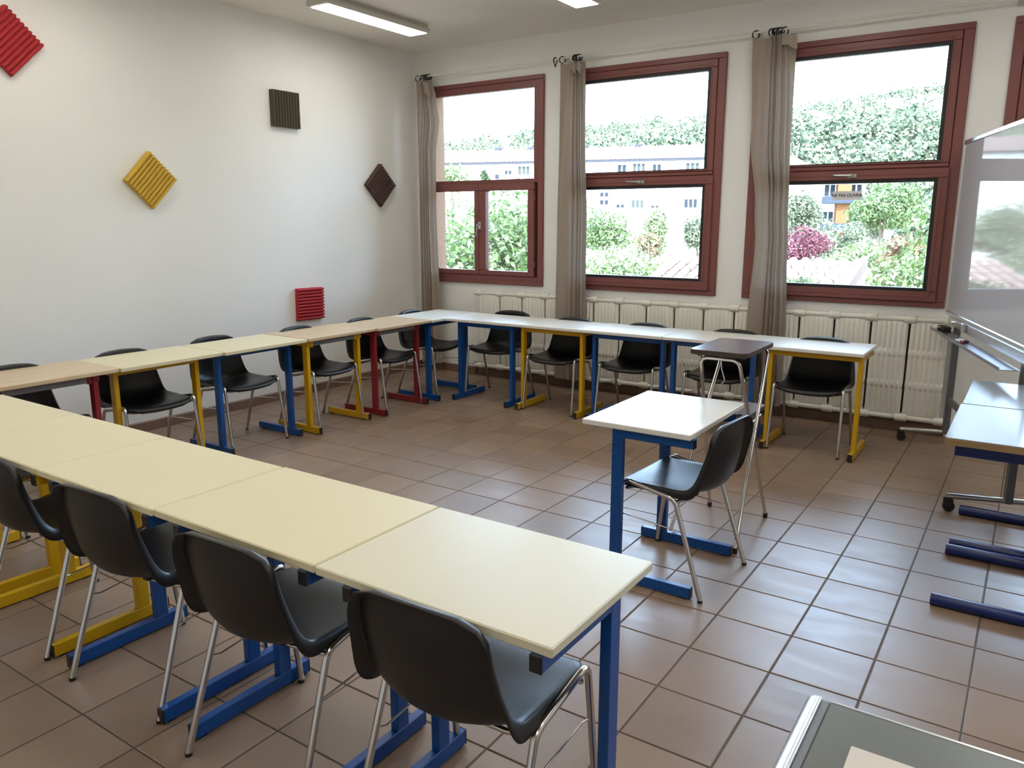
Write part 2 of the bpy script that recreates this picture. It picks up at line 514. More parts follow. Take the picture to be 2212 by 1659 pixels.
# skirting tiles
def skirting(name, n, along, length, start):
    root = struct(name, G().box(*( (XL, XL + .004, YB, YW, 0, .078) if along == 'y' else (XL + .004, XR, YW - .004, YW, 0, .078))), M['grout'])
    L = .30
    g = G()
    if along == 'y':
        v = [(0, .0015, 0), (.012, .0015, 0), (.012, .0015, .072), (.005, .0015, .08), (0, .0015, .08)]
        v += [(x, L - .0015, z) for x, _, z in v]
    else:
        v = [(.0015, 0, 0), (.0015, -.012, 0), (.0015, -.012, .072), (.0015, -.005, .08), (.0015, 0, .08)]
        v += [(L - .0015, y, z) for _, y, z in v]
    f = [(0, 1, 2, 3, 4), (9, 8, 7, 6, 5)] + [(k, k + 5, (k + 1) % 5 + 5, (k + 1) % 5) for k in range(5)]
    if along != 'y': f = [t[::-1] for t in f]
    g.add(v, f)
    me = g.mesh('skirting_tile', M['skirting'])
    for k in range(n):
        obj('skirting_tile', me, None, root, (XL + .002, start + k * L, 0) if along == 'y' else (start + k * L, YW - .002, 0))
skirting('baseboard_left', 28, 'y', 8.4, -6.10)
skirting('baseboard_front', 28, 'x', 8.4, XL + .015)

# ------------------------------------------------------------------ windows
def frame_rect(g, x0, x1, z0, z1, w, y0, y1, b=.004):
    """four mitred bars around a rectangle"""
    wl, wr, wb, wt = w if isinstance(w, tuple) else (w, w, w, w)
    g.box(x0, x1, y0, y1, z0, z0 + wb, b); g.box(x0, x1, y0, y1, z1 - wt, z1, b)
    g.box(x0, x0 + wl, y0, y1, z0 + wb, z1 - wt, b); g.box(x1 - wr, x1, y0, y1, z0 + wb, z1 - wt, b)
def handle(parent, x, z, horiz, yf):
    g = G()
    if horiz:
        g.box(x - .012, x + .055, yf - .012, yf, z - .016, z + .016, .004)
        g.tube(fillet([(x + .03, yf - .01, z), (x + .03, yf - .045, z), (x - .10, yf - .05, z + .004)], .012), .008, 8)
    else:
        g.box(x - .016, x + .016, yf - .012, yf, z - .03, z + .045, .004)
        g.tube(fillet([(x, yf - .01, z + .02), (x, yf - .045, z + .02), (x - .012, yf - .05, z - .10)], .012), .008, 8)
    obj('handle', g, M['steel'], parent)
YF = 2.372     # room face of the outer frames
def pane(parent, x0, x1, z0, z1, y):
    obj('pane', G().box(x0 - .006, x1 + .006, y, y + .005, z0 - .006, z1 + .006), M['glass'], parent)
def window_casement(n, x0):
    x1 = x0 + WWID; cx = (x0 + x1) / 2
    g = G(); frame_rect(g, x0, x1, WZ0, WZ1, (.060, .060, .045, .040), YF, 2.46)
    frame_rect(g, x0 + .060, x1 - .060, 1.965, WZ1 - .040, (.052, .052, .016, .064), YF + .012, 2.45)
    g.box(x0 + .06, x1 - .06, YF + .004, 2.45, 1.945, 1.967, .003)
    g.box(x0 + .06, x1 - .06, YF + .002, 2.45, WZ0 + .045, WZ0 + .088, .003)
    frame_rect(g, x0 + .05, x1 - .05, WZ0 + .04, 1.955, .075, 2.432, 2.458, .002)
    w = struct('window_%d' % n, g, M['frame'])
    pane(w, x0 + .112, x1 - .112, 1.981, 2.808, 2.41)
    for sgn, xa, xb in ((-1, x0 + .085, cx - .004), (1, cx - .002, x1 - .092)):
        s = G(); frame_rect(s, xa, xb, 1.044, 1.945, ((.075, .056) if sgn < 0 else (.082, .075)) + (.048, .070), YF - .012, 2.43, .006)
        so = obj('sash', s, M['frame'], w)
        wl, wr = (.075, .056) if sgn < 0 else (.082, .075)
        pane(so, xa + wl, xb - wr, 1.092, 1.875, 2.40)
        if sgn > 0:
            handle(w, xa + .018, 1.53, False, YF - .012)
            for hz in (1.16, 1.80):
                obj('hinge', G().tube([(xb + .01, YF - .012, hz - .025), (xb + .01, YF - .012, hz + .025)], .009, 8), M['frame'], w)
    return w
def window_tilt(n, x0):
    x1 = x0 + WWID
    g = G(); frame_rect(g, x0, x1, WZ0, WZ1, (.068, .068, .040, .044), YF, 2.46)
    g.box(x0 + .068, x1 - .068, YF + .012, 2.45, 1.94, 1.975, .003)
    frame_rect(g, x0 + .06, x1 - .06, WZ0 + .03, WZ1 - .034, .05, 2.441, 2.459, .002)
    g.box(x0 + .07, x1 - .07, 2.441, 2.459, 1.90, 1.99)
    w = struct('window_%d' % n, g, M['frame'])
    for nm, z0, z1, yy, gx, gz0, gz1 in (('upper', 1.957, 2.868, YF - .004, .154, 2.012, 2.780), ('lower', .995, 1.957, YF - .018, .154, 1.096, 1.860)):
        e = .004 if nm == 'upper' else -.008
        xa, xb = x0 + .068 + e, x1 - .068 - e
        gl0, gl1 = x0 + gx, x1 - gx
        s = G()
        gk = .026
        frame_rect(s, xa, xb, z0 + .002, z1 - .002, (gl0 - gk - xa, xb - gl1 - gk, gz0 - gk - z0, z1 - gz1 - gk), yy, 2.44, .005)
        frame_rect(s, xa + .04, xb - .04, z0 + .035, z1 - .035, (.012, .012, .012, .012), yy - .003, yy + .01, .003)
        so = obj('sash', s, M['frame'], w)
        k = G(); frame_rect(k, gl0 - gk, gl1 + gk, gz0 - gk, gz1 + gk, gk, yy + .014, 2.43, .002)
        obj('gasket', k, M['gasket'], so)
        pane(so, gl0, gl1, gz0, gz1, 2.41)
    handle(w, x0 + .77, 1.915, True, YF - .018)
    return w
window_casement(1, WINS[0])
for k in range(1, 5): window_tilt(k + 1, WINS[k])

# notice taped on the third window
sg = thing('window_sign', 'small white notice reading NE PAS OUVRIR stuck on the lower pane', 'sign', (-.648, 2.404, 1.772), 0)
obj('paper', G().box(-.105, .105, 0, .0015, -.033, .033), M['paper'], sg)
tx = bpy.data.curves.new('lettering', 'FONT'); tx.body = 'NE PAS OUVRIR'; tx.size = .034; tx.align_x = 'CENTER'; tx.align_y = 'CENTER'
tx.extrude = .0004; tx.offset = .0006
to = bpy.data.objects.new('lettering', tx); COL.objects.link(to)
bpy.context.view_layer.update()
tm = bpy.data.meshes.new_from_object(to.evaluated_get(bpy.context.evaluated_depsgraph_get()))
bpy.data.objects.remove(to)
tm.materials.clear(); tm.materials.append(M['ink'])
lo = obj('lettering', tm, None, sg, (0, -.0006, 0), (PI / 2, 0, 0)); lo.scale = (.92, 1, 1)

# ------------------------------------------------------------------ ceiling lights
def ceiling_light(x, y0, label, first=[None]):
    loc = (x, y0, ZC)
    if first[0] is None:
        t = thing('ceiling_light', label, 'lamp', loc, 0, 'fluorescent ceiling lights')
        L = 1.2
        g = G()
        sec = [(-.085, 0), (-.085, -.022), (-.112, -.034), (-.112, -.066), (-.098, -.072), (.098, -.072), (.112, -.066), (.112, -.034), (.085, -.022), (.085, 0)]
        n = len(sec)
        g.add([(a, 0.012, b) for a, b in sec] + [(a, L - .012, b) for a, b in sec], [(k, k + 1, k + 1 + n, k + n) for k in range(n - 1)])
        obj('housing', g, M['lampbody'], t)
        for yy in (0, L - .012):
            e = G(); e.add([(a, yy, b) for a, b in sec] + [(a, yy + .012, b) for a, b in sec], [list(range(n)), list(range(n, 2 * n))[::-1]] + [(k, k + n, (k + 1) % n + n, (k + 1) % n) for k in range(n)])
            obj('end_cap', e, M['lampbody'], t)
        d = G()
        N = 64
        P = []
        for i in range(2 * N + 1):
            yy = .03 + (L - .06) * i / (2 * N)
            z = -.0735 - (.004 if i % 2 else 0)
            P.append([(-.098, yy, -.0725), (-.088, yy, z), (.088, yy, z), (.098, yy, -.0725)])
        d.grid(P, False)
        obj('diffuser', d, M['lamp'], t)
        first[0] = t
        return t
    return dup(first[0], label, loc, 0)
ceiling_light(-4.12, .335, 'lit fluorescent ceiling light close to the foam panelled wall')
ceiling_light(-2.445, .335, 'lit fluorescent ceiling light above the middle of the floor, cut by the frame')
for (x, y) in ((-.77, .335), (.905, .335), (2.58, .335)) + tuple((x, y) for x in (-4.12, -2.445, -.77, .905, 2.58) for y in (-2.2, -4.735)):  # unseen fixtures on the same grid, added as fill light for the room
    ceiling_light(x, y, 'lit fluorescent ceiling light added out of view to brighten the classroom')

# ------------------------------------------------------------------ foam wall panels
def foam(label, m, cy, cz, ang, w=.30, h=.30):
    t = G()
    N = 10; S = 6
    P = []
    for i in range(N * S + 1):
        u = -w / 2 + w * i / (N * S)
        ph = (i % S) / S
        d = .020 + .030 * math.sin(PI * ph) ** .75 if i % S else .020
        P.append((u, d))
    rows = []
    jit = [random.uniform(-.0015, .0015) for _ in range(7)]
    for k in range(7):
        v = -h / 2 + h * k / 6
        rows.append([(d + jit[k] * .4, u + jit[k], v) for u, d in P])
    t.grid(rows, True)
    # sides and back
    n = len(P)
    for row, fl_ in ((rows[0], True), (rows[-1], False)):
        v = list(row) + [(0, p[1], p[2]) for p in row]
        f = [(k, k + 1, k + 1 + n, k + n) for k in range(n - 1)]
        t.add(v, [q if not fl_ else q[::-1] for q in f])
    for c in (0, n - 1):
        v = [r[c] for r in rows] + [(0, r[c][1], r[c][2]) for r in rows]
        t.add(v, [(k, k + 1, k + 8, k + 7) for k in range(6)])
    o = obj('acoustic_panel', t, m)
    o.matrix_world = Matrix.Translation((XL + .001, cy, cz)) @ Matrix.Rotation(ang, 4, 'X')
    tag(o, label, 'panel', 'foam panels on the wall')
    return o
# ridges run along local z; ang turns them in the wall plane
foam('bright red ridged foam panel hung as a diamond high on the wall', M['foam_red'], -1.530, 2.69, math.radians(-45))
foam('yellow ridged foam panel hung as a diamond on the white wall', M['foam_yellow'], -.652, 1.877, math.radians(-44), .29, .295)
foam('dark olive ridged foam panel hung square with upright ridges', M['foam_olive'], .652, 2.520, 0, .295, .295)
foam('dark brown ridged foam panel hung as a diamond near the corner curtain', M['foam_brown'], 1.798, 1.928, math.radians(-45), .295, .295)
foam('bright red ridged foam panel with level ridges hung low above the desks', M['foam_red'], .812, .836, math.radians(89), .29, .305)

# ------------------------------------------------------------------ desks
def desk(label, cx, cy, rz, top, metal, il, ir, rail=None, yoff=0.0, group='student desks around the room', w=.70, z=.733, up=.082):
    t = thing('student_desk', label, 'desk', (cx, cy, 0), rz, group)
    d = .50; th = .025
    g = G().box(-w / 2 + .0012, w / 2 - .0012, -d / 2, d / 2, z - th, z, .0035)
    obj('tabletop', g, top, t)
    zu = z - th
    yf = -.20 + yoff; yb = .268 + yoff           # foot ends: yf away from the sitter, yb by the sitter
    for x0 in (-w / 2 + il, w / 2 - ir - .03):
        x1 = x0 + .03
        fo = obj('foot', G().box(x0, x1, yf + .004, yb - .004, .006, .054, .002), metal, t)
        for a, b in ((yf, yf + .006), (yb - .006, yb)):
            obj('end_cap', G().box(x0 - .0006, x1 + .0006, a, b, .004, .0545, .002), M['black'], fo)
        for a in (yf + .02, yb - .05):
            obj('glide', G().box(x0 + .004, x1 - .004, a, a + .03, 0, .0065), M['black'], fo)
        obj('leg', G().box(x0, x1, yf + up, yf + up + .05, .0535, zu - .002 if rail is None else zu - .012, .002), metal, t)
        if rail is None:
            be = obj('bearer', G().box(x0, x1, yf + up + .0495, yf + .45, zu - .042, zu - .0005, .002), metal, t)
            obj('end_cap', G().box(x0 - .0006, x1 + .0006, yf + .448, yf + .454, zu - .0425, zu - .0008, .002), M['black'], be)
        else:
            be = obj('bracket', G().box(x0 - .004, x1 + .004, yf + up - .012, yf + .42, zu - .040, zu - .0005, .003), metal, t)
            sx = x1 + .004 if x0 < 0 else x0 - .034
            obj('gusset', G().box(sx, sx + .030, yf + up - .007, yf + up + .048, zu - .052, zu - .001, .006), metal, t)
    xa, xb = -w / 2 + il + .0305, w / 2 - ir - .0305
    if rail is None:
        obj('crossbeam', G().box(xa, xb, yf + up + .003, yf + up + .033, zu - .042, zu - .001, .002), metal, t)
    else:
        obj('rail', G().box(xa + .03, xb - .03, yf + up, yf + up + .04, zu - .045, zu - .001, .004), rail, t)
    return t
R90 = PI / 2
# row along the foam panelled wall (sitter by the wall)
desk('beech desk with red legs at the frame edge end of the wall row', -4.045, -2.003, R90, M['beech'], M['red'], .02, .10, M['greyrail'], yoff=-.085, up=.095)
desk('cream desk on yellow legs in the wall row beside the red-legged beech desk', -4.03, -1.30, R90, M['cream'], M['yellow'], .02, .10)
desk('cream desk on blue legs in the middle of the wall row', -4.012, -.595, R90, M['cream'], M['blue'], .02, .045)
desk('beech desk with yellow legs and a grey rail in the wall row', -4.014, .122, R90, M['beech'], M['yellow'], .025, .12, M['greyrail'], yoff=-.085, up=.095)
desk('beech desk with red legs and grey rail next to the corner desk', -3.985, .812, R90, M['beech'], M['red'], .01, .11, M['greyrail'], w=.676, yoff=-.085, up=.095)
desk('pale blue-legged desk filling the corner where both rows meet', -3.972, 1.487, R90, M['white'], M['blue'], .015, .10, w=.685, yoff=-.085, up=.095)
# row under the windows (sitter by the radiator)
WY = 1.563
desk('white blue-legged desk touching the corner desk under the first window', -3.371, WY, 0, M['white'], M['blue'], .09, .012, w=.694, yoff=-.085, up=.095)
desk('white yellow-legged desk between two blue ones in the window row', -2.686, WY + .003, 0, M['white'], M['yellow'], .073, .005, w=.676, yoff=-.085, up=.095)
desk('white blue-legged desk in the middle of the window row', -2.001, WY + .012, 0, M['white'], M['blue'], .075, .005, w=.694, yoff=-.085, up=.095)
desk('white blue-legged desk of the window row half hidden by the folding stand', -1.307, WY + .015, 0, M['white'], M['blue'], .05, .012, w=.694, yoff=-.085, up=.095)
desk('white yellow-legged desk ending the window row beside the whiteboard', -.603, WY + .01, 0, M['white'], M['yellow'], .085, .01, w=.714, yoff=-.085, up=.095)
# row across the near side of the room (sitter on the camera side)
NY = -2.618
desk('cream blue-legged desk at the free end of the near row', -.4425, NY, PI, M['cream_sheen'], M['blue'], .025, .10)
desk('cream blue-legged desk second from the free end of the near row', -1.1455, NY + .002, PI, M['cream'], M['blue'], .03, .10)
desk('cream blue-legged desk between a yellow-legged and a blue-legged one, near row', -1.849, NY - .003, PI, M['cream'], M['blue'], .022, .085)
desk('cream yellow-legged desk of the near row next to a blue-legged one', -2.55, NY - .002, PI, M['cream'], M['yellow'], .012, .085)
desk('cream yellow-legged desk at the frame edge end of the near row', -3.252, NY, PI, M['cream'], M['yellow'], .012, .085)
# single desk in the middle
desk('white blue-legged single desk standing alone in front of the folding stand', -.707, -.829, -R90, M['white'], M['blue'], .115, .03, yoff=.003)

# ------------------------------------------------------------------ chairs
def catmull(P, n):
    P = [Vector(p) for p in P]; out = []
    m = len(P) - 1
    for i in range(n + 1):
        t = i / n * m; k = min(int(t), m - 1); u = t - k
        p0 = P[max(k - 1, 0)]; p1 = P[k]; p2 = P[k + 1]; p3 = P[min(k + 2, m)]
        out.append(.5 * ((2 * p1) + (-p0 + p2) * u + (2 * p0 - 5 * p1 + 4 * p2 - p3) * u * u + (-p0 + 3 * p1 - 3 * p2 + p3) * u ** 3))
    return out
def chair_shell():
    # profile down the middle and along the side edge (y forward, z up), half width, rim depth
    C0 = [(.214, .425), (.200, .443), (.14, .445), (.06, .438), (-.03, .431), (-.10, .428), (-.150, .433), (-.195, .455), (-.222, .50), (-.236, .555), (-.243, .61), (-.243, .672), (-.236, .748)]
    E0 = [(.200, .438), (.186, .456), (.14, .461), (.06, .461), (-.02, .462), (-.075, .463), (-.118, .467), (-.142, .480), (-.163, .507), (-.179, .548), (-.195, .60), (-.212, .668), (-.214, .740)]
    HW = [.192, .202, .208, .209, .209, .209, .208, .206, .203, .198, .193, .189, .184]
    FD = [.022, .024, .026, .028, .029, .034, .042, .050, .046, .042, .038, .034, .028]
    n = 40
    L = catmull([(a, b, h) for (a, b), h in zip(C0, HW)], n)
    E = catmull([(a, b, f) for (a, b), f in zip(E0, FD)], n)
    arc = [0]
    for i in range(n):
        arc.append(arc[-1] + math.hypot(L[i + 1].x - L[i].x, L[i + 1].y - L[i].y))
    tot = arc[-1]
    rf, rb = .055, .066
    rows = []
    NV = 18
    for i in range(n + 1):
        w = L[i].z
        s = arc[i]
        if s < rf: w -= rf - math.sqrt(max(0, rf * rf - (rf - s) ** 2))
        e = tot - s
        if e < rb: w -= rb - math.sqrt(max(0, rb * rb - (rb - e) ** 2))
        row = []
        for j in range(NV + 1):
            v = -1 + 2 * j / NV
            v = math.copysign(abs(v) ** .85, v)
            x = v * w
            k = (x / L[i].z) ** 2
            row.append(Vector((x, L[i].x + (E[i].x - L[i].x) * k, L[i].y + (E[i].y - L[i].y) * k)))
        rows.append(row)
    nor = []
    for i in range(n + 1):
        nr_ = []
        for j in range(NV + 1):
            du = rows[min(i + 1, n)][j] - rows[max(i - 1, 0)][j]
            dv = rows[i][min(j + 1, NV)] - rows[i][max(j - 1, 0)]
            nn = du.cross(dv).normalized()
            if nn.z + nn.y < 0: nn = -nn
            nr_.append(nn)
        nor.append(nr_)
    g = G(); g.grid(rows, True)
    loop = [(0, j) for j in range(NV)] + [(i, NV) for i in range(n)] + [(n, j) for j in range(NV, 0, -1)] + [(i, 0) for i in range(n, 0, -1)]
    R0 = []; R1 = []; R2 = []; R3 = []
    m = len(loop)
    cen = Vector((0, -.05, .55))
    for k, (i, j) in enumerate(loop):
        p = rows[i][j]; nn = nor[i][j]
        pa = rows[loop[k - 1][0]][loop[k - 1][1]]; pb = rows[loop[(k + 1) % m][0]][loop[(k + 1) % m][1]]
        tg = (pb - pa).normalized()
        out = tg.cross(nn).normalized()
        if out.dot(p - rows[i][NV // 2] if j in (0, NV) else p - rows[n // 2][j]) < 0: out = -out
        fd = E[i].z
        R0.append(p); R1.append(p + out * .004 - nn * .002); R2.append(p + out * .006 - nn * .008); R3.append(p + out * .009 - nn * fd)
    rings = [r + [r[0]] for r in (R0, R1, R2, R3)]
    g.grid(rings, True, flip=True)
    me = g.mesh('seat_shell', M['shell'])
    bm = bmesh.new(); bm.from_mesh(me)
    bmesh.ops.remove_doubles(bm, verts=bm.verts, dist=1e-5)
    bmesh.ops.recalc_face_normals(bm, faces=bm.faces)
    up = [f for f in bm.faces if abs(f.calc_center_median().x) < .05 and abs(f.calc_center_median().y - .05) < .05]
    if up and sum(f.normal.z for f in up) < 0: bmesh.ops.reverse_faces(bm, faces=bm.faces)
    bmesh.ops.solidify(bm, geom=bm.faces[:], thickness=.0045)
    for f in bm.faces: f.smooth = True
    bm.to_mesh(me); bm.free()
    return me
def make_chair(label):
    t = thing('shell_chair', label, 'chair', (0, 0, 0), 0, 'black shell chairs at the desks')
    sh = obj('seat_shell', chair_shell(), None, t)
    for sx in (-1, 1):
        path = fillet([(sx * .238, .224, .008), (sx * .229, .166, .470), (sx * .227, -.088, .424), (sx * .238, -.230, .008)], [.035, .05], 7)
        # path: front foot, front bend (8 pts), rear bend (8 pts), rear foot
        fl_ = obj('leg', G().tube(path[:9], .0105, 10, False), M['chrome'], t)
        obj('seat_rail', G().tube(path[8:10], .0105, 10, False), M['chrome'], t)
        rl = obj('leg', G().tube(path[9:], .0105, 10, False), M['chrome'], t)
        for o, p in ((fl_, path[0]), (rl, path[-1])):
            obj('rubber_foot', G().tube([(p.x, p.y, 0), (p.x, p.y, .012)], .0112, 10), M['black'], o)
        f0, f1 = path[0], path[1]; r0, r1 = path[-1], path[-2]
        a = f0.lerp(f1, .70); b = r0.lerp(r1, .72)
        ins = -sx * .004
        obj('stretcher', G().tube(fillet([a, (a.x + ins * 3, a.y - .03, a.z - .004), (b.x + ins * 3, b.y + .03, b.z - .004), b], .012, 3), .003, 6), M['chrome'], t)
    # rods under the seat
    for y, zz in ((.145, .415), (-.085, .402)):
        z0 = .43 if y > 0 else .412
        obj('cross_rod', G().tube(fillet([(-.226, y, z0), (-.15, y - .008, zz), (.15, y - .008, zz), (.226, y, z0)], .03, 4), .008, 8), M['chrome'], t)
    for sx in (-1, 1):
        obj('mount', G().box(sx * .07 - .016, sx * .07 + .016, -.12, -.07, .405, .432, .004), M['black'], t)
    return t
chairs = [
    # x, y, facing direction (degrees, 90 = towards +y), label
    ('N', -.435, -2.665, 91, 'black shell chair at the free end desk of the near row'),
    ('N', -1.10, -2.69, 92, 'black shell chair second from the free end of the near row'),
    ('N', -1.802, -2.672, 94, 'black shell chair third from the free end of the near row'),
    ('N', -2.475, -2.675, 91, 'black shell chair cut by the frame, at a yellow-legged desk of the near row'),
    ('N', -3.255, -2.61, 90, 'black shell chair tucked under the yellow-legged desk at the frame edge'),
    ('L', -4.05, -2.04, 0, 'black shell chair behind the red-legged beech desk at the frame edge'),
    ('L', -4.045, -1.36, -2, 'black shell chair behind the cream desk with yellow legs, wall row'),
    ('L', -4.085, -.64, 1, 'black shell chair behind the cream blue-legged desk of the wall row'),
    ('L', -4.0, .075, 2, 'black shell chair behind the beech yellow-legged desk, under the low red panel'),
    ('L', -3.972, .77, 3, 'black shell chair behind the red-legged beech desk next to the corner desk'),
    ('L', -4.01, 1.47, 4, 'black shell chair at the corner desk in front of the corner curtain'),
    ('W', -3.40, 1.70, -84, 'black shell chair at the blue-legged desk under the first window'),
    ('W', -2.67, 1.565, -90, 'black shell chair at the yellow-legged desk in front of the second curtain'),
    ('W', -1.985, 1.575, -90, 'black shell chair at the blue-legged desk under the middle window'),
    ('W', -1.27, 1.59, -91, 'black shell chair behind the folding stand, window row'),
    ('W', -.592, 1.545, -90, 'black shell chair at the end desk of the window row'),
    ('S', -.605, -.885, 175.5, 'black shell chair drawn up to the single desk'),
]
first = None
for kind, x, y, ang, lab in chairs:
    rz = math.radians(ang - 90)
    if first is None:
        first = make_chair(lab); first.location = (x, y, 0); first.rotation_euler = (0, 0, rz)
    else:
        dup(first, lab, (x, y, 0), rz)

# ------------------------------------------------------------------ radiator
rad = thing('radiator', 'long white ribbed panel radiator running under the windows', 'radiator', (0, 0, 0))
RX0, PITCH, RY = -4.085, .2647, 2.315
g = G()
W = PITCH - .012
ribs = 7
P = []
N = 56
prof = []
for i in range(N + 1):
    u = i / N
    x = .002 + (W - .004) * u
    ph = (u * ribs) % 1.0
    edge = min(u, 1 - u)
    d = .012 * (max(0, math.sin(PI * ph)) ** .8) if .02 < u < .98 else 0
    prof.append((x, d))
def bumprow(z):
    for zc in (.612, .372):
        if abs(z - zc) < .03: return True
    return False
zs = [.135, .150, .17, .335, .345, .352, .392, .399, .41, .575, .585, .592, .632, .639, .65, .82, .838, .850]
rows = []
for z in zs:
    row = []
    hi = any(abs(z - c) < .025 for c in (.372, .612))
    taper = 0 if z in (.135, .850) else (.6 if z in (.150, .838) else 1)
    for x, d in prof:
        dd = d * taper
        if hi: dd = .012
        row.append((x, -dd, z))
    rows.append(row)
g.grid(rows, True, flip=True)
g.box(.002, W - .002, .0005, .022, .135, .850)
sec_mesh = g.mesh('radiator_section', M['radiator'])
NS = 16
for k in range(NS):
    obj('radiator_section', sec_mesh, None, rad, (RX0 + .006 + k * PITCH, RY, 0))
obj('gap_shade', G().box(RX0 + .01, RX0 + NS * PITCH - .01, RY + .024, RY + .03, .16, .83), M['gap'], rad)  # dark sheet added behind the sections, puts shade into the gaps
def octa(g, x0, x1, y, z, r, ch=.35):
    pts = []
    for k in range(8):
        a = 2 * PI * (k + .5) / 8
        pts.append((y + r * math.cos(a) * 1.06, z + r * math.sin(a) * 1.06))
    v = [(x0, a, b) for a, b in pts] + [(x1, a, b) for a, b in pts]
    g.add(v, [(k, (k + 1) % 8, (k + 1) % 8 + 8, k + 8) for k in range(8)] + [list(range(8))[::-1], list(range(8, 16))])
for nm, z in (('top_header', .868), ('bottom_header', .120)):
    g = G(); octa(g, RX0 - .01, RX0 + NS * PITCH + .01, RY + .004, z, .0165)
    obj(nm, g, M['radiator'], rad)
    c = G(); c.tube([(-.041, 0, 0), (-.039, 0, 0), (.039, 0, 0), (.041, 0, 0)], .030, 14, True, rad=[.027, .030, .030, .027])
    cm = c.mesh('collar', M['radiator'])
    for k in range(NS + 1):
        obj('collar', cm, None, rad, (RX0 + k * PITCH, RY + .004, z))
v = G(); v.tube([(RX0 - .035, RY + .004, .12), (RX0 - .035, RY + .004, .02)], .012, 10); v.box(RX0 - .055, RX0 - .015, RY - .016, RY + .024, .10, .15, .01)
obj('valve', v, M['bracket'], rad)
pv = thing('heating_pipe', 'thin white vertical heating pipe on the wall behind the whiteboard stand', 'pipe', (.193, 2.362, 0))
obj('pipe', G().tube([(0, 0, .005), (0, 0, .78)], .012, 10), M['radiator'], pv)
for z in (.10, .42, .72): obj('pipe_clip', G().box(-.022, .022, -.014, .024, z - .008, z + .008, .003), M['radiator'], pv)
obj('branch', G().tube(fillet([(0, 0, .12), (-.03, -.02, .12), (-.04, -.04, .12)], .01), .012, 8), M['radiator'], pv)

# ------------------------------------------------------------------ curtain rail, hooks and curtains
rail = thing('curtain_rail', 'thin white curtain rail running above all the windows', 'rail', (0, 0, 0))
RZ, RYR = 3.003, 2.285
obj('rod', G().tube([(XL + .06, RYR, RZ), (3.45, RYR, RZ)], .0085, 8), M['radiator'], rail)
for x in (-4.80, -3.12, -1.385, .34, 2.06):
    obj('rail_bracket', G().tube([(x, YW - .001, RZ), (x, RYR, RZ)], .007, 8).box(x - .022, x + .022, YW - .008, YW - .001, RZ - .03, RZ + .03, .003), M['lampbody'], rail)
def hook(parent, x, y, z, a):
    g = G()
    pts = []
    for k in range(15):
        t = math.radians(-60 + 300 * k / 14)
        pts.append(Vector((math.cos(t) * .027, 0, math.sin(t) * .027)))
    m4 = Matrix.Translation((x, y, z)) @ Matrix.Rotation(a, 4, 'Z')
    g.tube([m4 @ p for p in pts], .0055, 6)
    g.box(-.008, .008, -.006, .006, -.052, -.026, .002, mtx=m4)
    obj('curtain_hook', g, M['black'], parent)
def lerp_tab(tab, z, k):
    for a, b in zip(tab[:-1], tab[1:]):
        if b[0] <= z <= a[0]:
            t_ = (a[0] - z) / (a[0] - b[0]); t_ = t_ * t_ * (3 - 2 * t_)
            return a[k] + (b[k] - a[k]) * t_
    return tab[0][k] if z > tab[0][0] else tab[-1][k]
def curtain(label, tab, zb, seed, pleats, flaps, hooks, gather):
    """tab: (z, x of one edge, x of the other); pleats: (place, width, depth) bulges across the cloth; gather: pleats gather here at the top"""
    rnd = random.Random(seed)
    t = thing('curtain', label, 'curtain', (0, 0, 0), 0, 'taupe curtains gathered beside the windows')
    NU, NZ = 150, 60
    zt = tab[0][0]
    ph = [rnd.uniform(0, 6.28) for _ in range(6)]
    rows = []
    for k in range(NZ + 1):
        q = k / NZ
        z = zt + (zb - zt) * q
        xa, xb = lerp_tab(tab, z, 1), lerp_tab(tab, z, 2)
        row = []
        top = math.exp(-q * 5)
        for i in range(NU + 1):
            u = i / NU
            y = 0; dx = 0
            for n_, (pu, pw, pd) in enumerate(pleats):
                # pleats lean towards the gathering point near the rail
                c = pu + (gather - pu) * .45 * top + .012 * math.sin(3 * q + ph[n_ % 6])
                w_ = pw * (1 - .45 * top)
                e = (u - c) / w_
                y -= pd * (1 - .25 * top) * math.exp(-e * e)
                dx += .22 * w_ * e * math.exp(-e * e)
            y += .004 * math.sin(6 * q + 4 * u + ph[4]) + .0025 * math.sin(23 * u + 5 * q)
            sag = .012 * math.sin(PI * min(1, u / max(gather, .05))) * (1 if k == 0 else 0)
            row.append((xa + (xb - xa) * (u + dx), 2.262 + y, z - sag))
        rows.append(row)
    g = G(); g.grid(rows, True)
    obj('cloth', g, M['curtain'], t)
    for (hx, hz_, w, h, sk) in flaps:
        P = []
        for a in range(9):
            row = []
            for b in range(6):
                uu = a / 8; vv = b / 5
                row.append((hx + (uu - .5) * w + vv * sk, 2.196 - .012 * math.sin(PI * uu) - .006 * vv, hz_ - vv * h - uu * .03 + .01 * math.sin(5 * uu) * vv))
            P.append(row)
        hg = G(); hg.grid(P, True)
        obj('heading_flap', hg, M['curtain'], t)
    for hx, a in hooks:
        hook(t, hx, RYR, RZ - .014, a)
    return t
curtain('taupe curtain hanging in the corner of the two walls',
        [(2.955, -4.80, -4.60), (2.80, -4.80, -4.555), (2.56, -4.80, -4.515), (2.25, -4.80, -4.562), (1.70, -4.80, -4.568), (.80, -4.80, -4.545), (.10, -4.80, -4.54)], .10, 3,
        [(.10, .07, .030), (.30, .06, .045), (.47, .035, .050), (.58, .03, .040), (.76, .09, .052), (.95, .05, .020)],
        [(-4.625, 2.945, .085, .125, .02)],
        [(-4.80, .2), (-4.735, 1.3), (-4.70, .9), (-4.682, 1.1), (-4.668, .7), (-4.652, .5)], .62)
